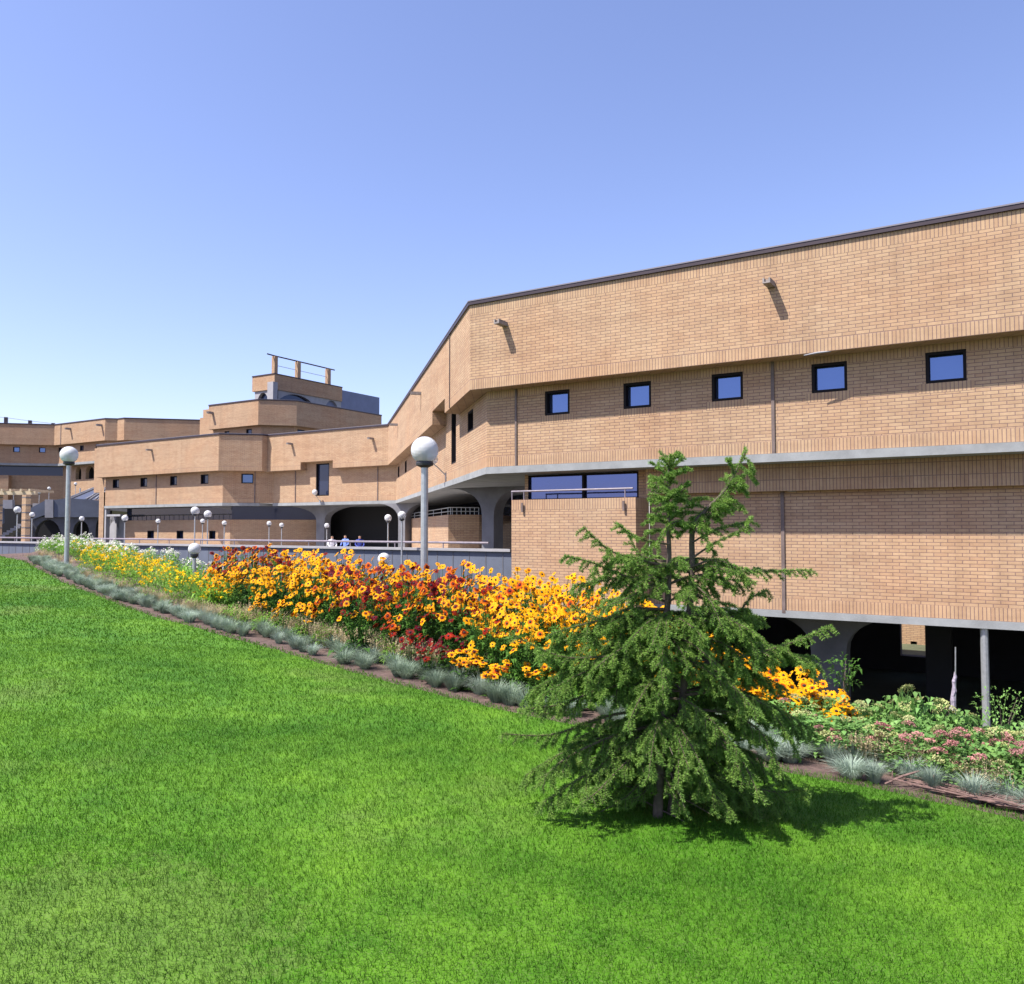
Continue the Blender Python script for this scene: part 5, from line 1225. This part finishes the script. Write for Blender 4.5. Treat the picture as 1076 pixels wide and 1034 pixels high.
    for i in range(18, 27):
        t = unit(s2[min(i + 1, 27)] - s2[i])
        for sg in (-1, 1): twig(s2[i], t * .6 + np.array([rng.normal(0, .3), sg * .6 + rng.normal(0, .3), rng.normal(-.1, .35)]), rng.uniform(.06, .13), .003, 2, .5)
        if i % 2: twig(s2[i], np.array([.6, rng.normal(0, .3), -.2]), rng.uniform(.08, .15), .003, 1, .9)
    twig(P(770, 503, .02), np.array([.9, -.1, -.3]), .12, .004, 1, .8); twig(P(762, 515, .02), np.array([.4, -.1, -.8]), .11, .004, 1, .8); twig(P(745, 534, .03), np.array([-.1, -.1, -.8]), .13, .004, 1, .8)
    # branches whose line shows in the photograph: (pixels, depth offset at the tip)
    for pts, dd, r, kw in (
        ([(703, 596), (668, 587), (640, 578), (613, 554)], -.15, .008, dict(tw=.24)), ([(702, 610), (660, 606), (625, 592), (593, 584)], -.1, .008, dict(tw=.24)),
        ([(702, 572), (672, 566), (650, 552)], -.1, .006, dict(tw=.3)), ([(700, 590), (672, 582), (660, 558)], .12, .006, dict(tw=.25)),
        ([(728, 586), (752, 570), (778, 558), (787, 545)], -.1, .007, dict(tw=.24)), ([(728, 570), (748, 558), (770, 552), (790, 548)], .1, .006, dict(tw=.22)),
        ([(726, 596), (752, 588), (775, 598), (786, 610)], -.12, .007, dict(tw=.28)), ([(726, 606), (770, 600), (812, 600), (852, 599)], -.05, .009, dict(tw=.17, start=.3)),
        ([(727, 556), (712, 548), (700, 556), (690, 574)], -.1, .006, dict(tw=.3)), ([(728, 556), (738, 562), (746, 574)], -.12, .005, dict(tw=.35)),
        ([(703, 606), (690, 612), (660, 628), (628, 640)], -.2, .008, dict(tw=.26)), ([(726, 612), (742, 625), (752, 642), (760, 664)], -.25, .008, dict(tw=.30)),
        ([(727, 622), (755, 640), (780, 662), (798, 690)], -.15, .009, dict(tw=.28)), ([(726, 640), (765, 650), (790, 628), (806, 620)], .15, .008, dict(tw=.2)),
        ([(722, 700), (780, 690), (830, 676), (874, 658)], -.05, .010, dict(tw=.13, start=.42)), ([(722, 690), (770, 698), (815, 690), (856, 690)], .1, .010, dict(tw=.16, start=.3)),
        ([(698, 660), (650, 660), (605, 668), (566, 690)], .05, .009, dict(tw=.2)), ([(698, 690), (640, 690), (590, 690), (540, 668)], -.1, .010, dict(tw=.17, start=.25)),
        ([(697, 640), (660, 640), (632, 650), (600, 636)], .1, .009, dict(tw=.2)), ([(697, 720), (640, 722), (590, 740), (555, 745)], -.25, .010, dict(tw=.2)),
        ([(696, 745), (640, 752), (580, 772), (527, 771)], -.15, .010, dict(tw=.14, start=.3)), ([(696, 760), (640, 775), (590, 800), (566, 826)], -.2, .010, dict(tw=.2)),
        ([(720, 730), (770, 728), (808, 745), (838, 790)], -.1, .010, dict(tw=.22)), ([(720, 745), (765, 750), (800, 770), (822, 815)], -.3, .010, dict(tw=.22)),
        ([(718, 760), (750, 770), (780, 800), (798, 838)], -.4, .010, dict(tw=.2)), ([(697, 780), (660, 800), (630, 830), (610, 846)], -.4, .010, dict(tw=.2))):
        n = len(pts); branch([P(x, y, dd * i / (n - 1)) for i, (x, y) in enumerate(pts)], r, **kw)
    # the rest of the crown, all the way round both stems
    hs = np.concatenate([rng.uniform(592, 660, 30), rng.uniform(650, 765, 52), rng.uniform(755, 822, 30)])
    for i, y in enumerate(np.sort(hs)):
        a = i * 2.399 + rng.normal(0, .35); w = np.interp(y, [595, 640, 690, 740, 780, 815], [.46, .62, .74, .80, .78, .66]) * rng.uniform(.72, 1.08)
        st_ = s1 if rng.random() < .55 else s2; ys = np.array([proj_y(q) for q in st_]); q = st_[int(np.argmin(abs(ys - y)))]
        o = np.array([math.cos(a), math.sin(a) * .9, 0]); lift = np.interp(y, [600, 700, 815], [.05, .01, -.02]); dr = np.interp(y, [600, 700, 815], [.02, .20, .24]) * w / .7
        g = float(lawn_z(base[0])) + .10; w *= (.66 if o[1] < -.25 else 1.0)
        pts = [q, q + o * w * .35 + [0, 0, lift], q + o * w * .72 + [0, 0, lift - dr * .45], q + o * w + [0, 0, lift - dr]]
        pts = [np.array([p[0], p[1], max(p[2], g + .04)]) for p in pts]
        branch(pts, .008, .95, .16, .29, .75, .2)
    # bare lower twigs
    for k in range(14):
        a = rng.uniform(0, 6.28); q = s1[rng.integers(1, 8)]; o = np.array([math.cos(a), math.sin(a), rng.uniform(-.5, .1)]); c = curve([q, q + o * .15, q + o * .33 + [0, 0, -.05]], 6); wood.tube(c, np.linspace(.005, .0015, 6), 4, caps=False, m=0)
    wood.build('branches', [bark, twig_mat], root)
    Pn, Dn, Ln = np.concatenate(needles_P), unit(np.concatenate(needles_D)), np.concatenate(needles_L)
    n = len(Pn); sd = unit(np.cross(Dn, rng.normal(0, 1, (n, 3)))) * .00125
    k = Pn[:, 2] > float(lawn_z(base[0])) - .02
    V = np.stack([Pn - sd, Pn + sd, Pn + Dn * (Ln * .55)[:, None] + sd * 1.1, Pn + Dn * Ln[:, None], Pn + Dn * (Ln * .55)[:, None] - sd * 1.1], 1)[k]; n = len(V); V = V.reshape(-1, 3) - np.array(base)
    i = np.arange(n)[:, None] * 5; Fc = np.concatenate([i + [0, 1, 2, 4], i + [4, 2, 3, 3]])[:, :4]
    i2 = np.arange(n)[:, None] * 5; T = np.concatenate([i2 + [0, 1, 2], i2 + [0, 2, 4], i2 + [4, 2, 3]])
    mesh_np('crown', V, T, needle_mat, root); print('needles', n)
def proj_y(p):
    d = p[1] * pc + p[2] * ps; return CY - F * (-p[1] * ps + p[2] * pc) / d
build_spruce()

# ------------------------------------------------------------------ light, sky, camera
w = bpy.data.worlds.new('World'); S.world = w; w.use_nodes = True; nt = w.node_tree; bg = nt.nodes['Background']
sky = nt.nodes.new('ShaderNodeTexSky'); sky.sky_type = 'NISHITA'; sky.sun_disc = False; sky.sun_elevation = R(SUN_EL); sky.sun_rotation = R(SUN_AZ % 360)
sky.altitude = 200; sky.air_density = 1.0; sky.dust_density = 1.1; sky.ozone_density = 2.5
hs_ = nt.nodes.new('ShaderNodeMix'); hs_.data_type = 'RGBA'; hs_.blend_type = 'MULTIPLY'; hs_.inputs[0].default_value = 1.0; hs_.inputs[7].default_value = (1.19, 1.05, 1.21, 1)
nt.links.new(sky.outputs[0], hs_.inputs[6]); nt.links.new(hs_.outputs[2], bg.inputs['Color']); bg.inputs['Strength'].default_value = .109
sl = bpy.data.lights.new('sun', 'SUN'); sl.energy = 5.0; sl.angle = R(.53); sl.color = (1.0, .945, .86)
so = bpy.data.objects.new('sun', sl); COL.objects.link(so)
to_sun = Vector((math.sin(R(SUN_AZ)) * math.cos(R(SUN_EL)), math.cos(R(SUN_AZ)) * math.cos(R(SUN_EL)), math.sin(R(SUN_EL))))
so.rotation_euler = to_sun.to_track_quat('Z', 'Y').to_euler(); so.location = (-20, -10, 40)
cd = bpy.data.cameras.new('camera'); cam = bpy.data.objects.new('camera', cd); COL.objects.link(cam); S.camera = cam
cd.sensor_fit = 'HORIZONTAL'; cd.sensor_width = 36; cd.lens = 36 * F / 1076; cd.clip_start = .05; cd.clip_end = 6000
cam.location = (0, 0, 0); cam.rotation_euler = (R(90) + PITCH, 0, 0)
S.view_settings.view_transform = 'Standard'; S.view_settings.look = 'None'; S.view_settings.exposure = .98; S.view_settings.gamma = 1
S.render.engine = 'CYCLES'; S.cycles.use_denoising = True; S.cycles.max_bounces = 8; S.cycles.transparent_max_bounces = 8
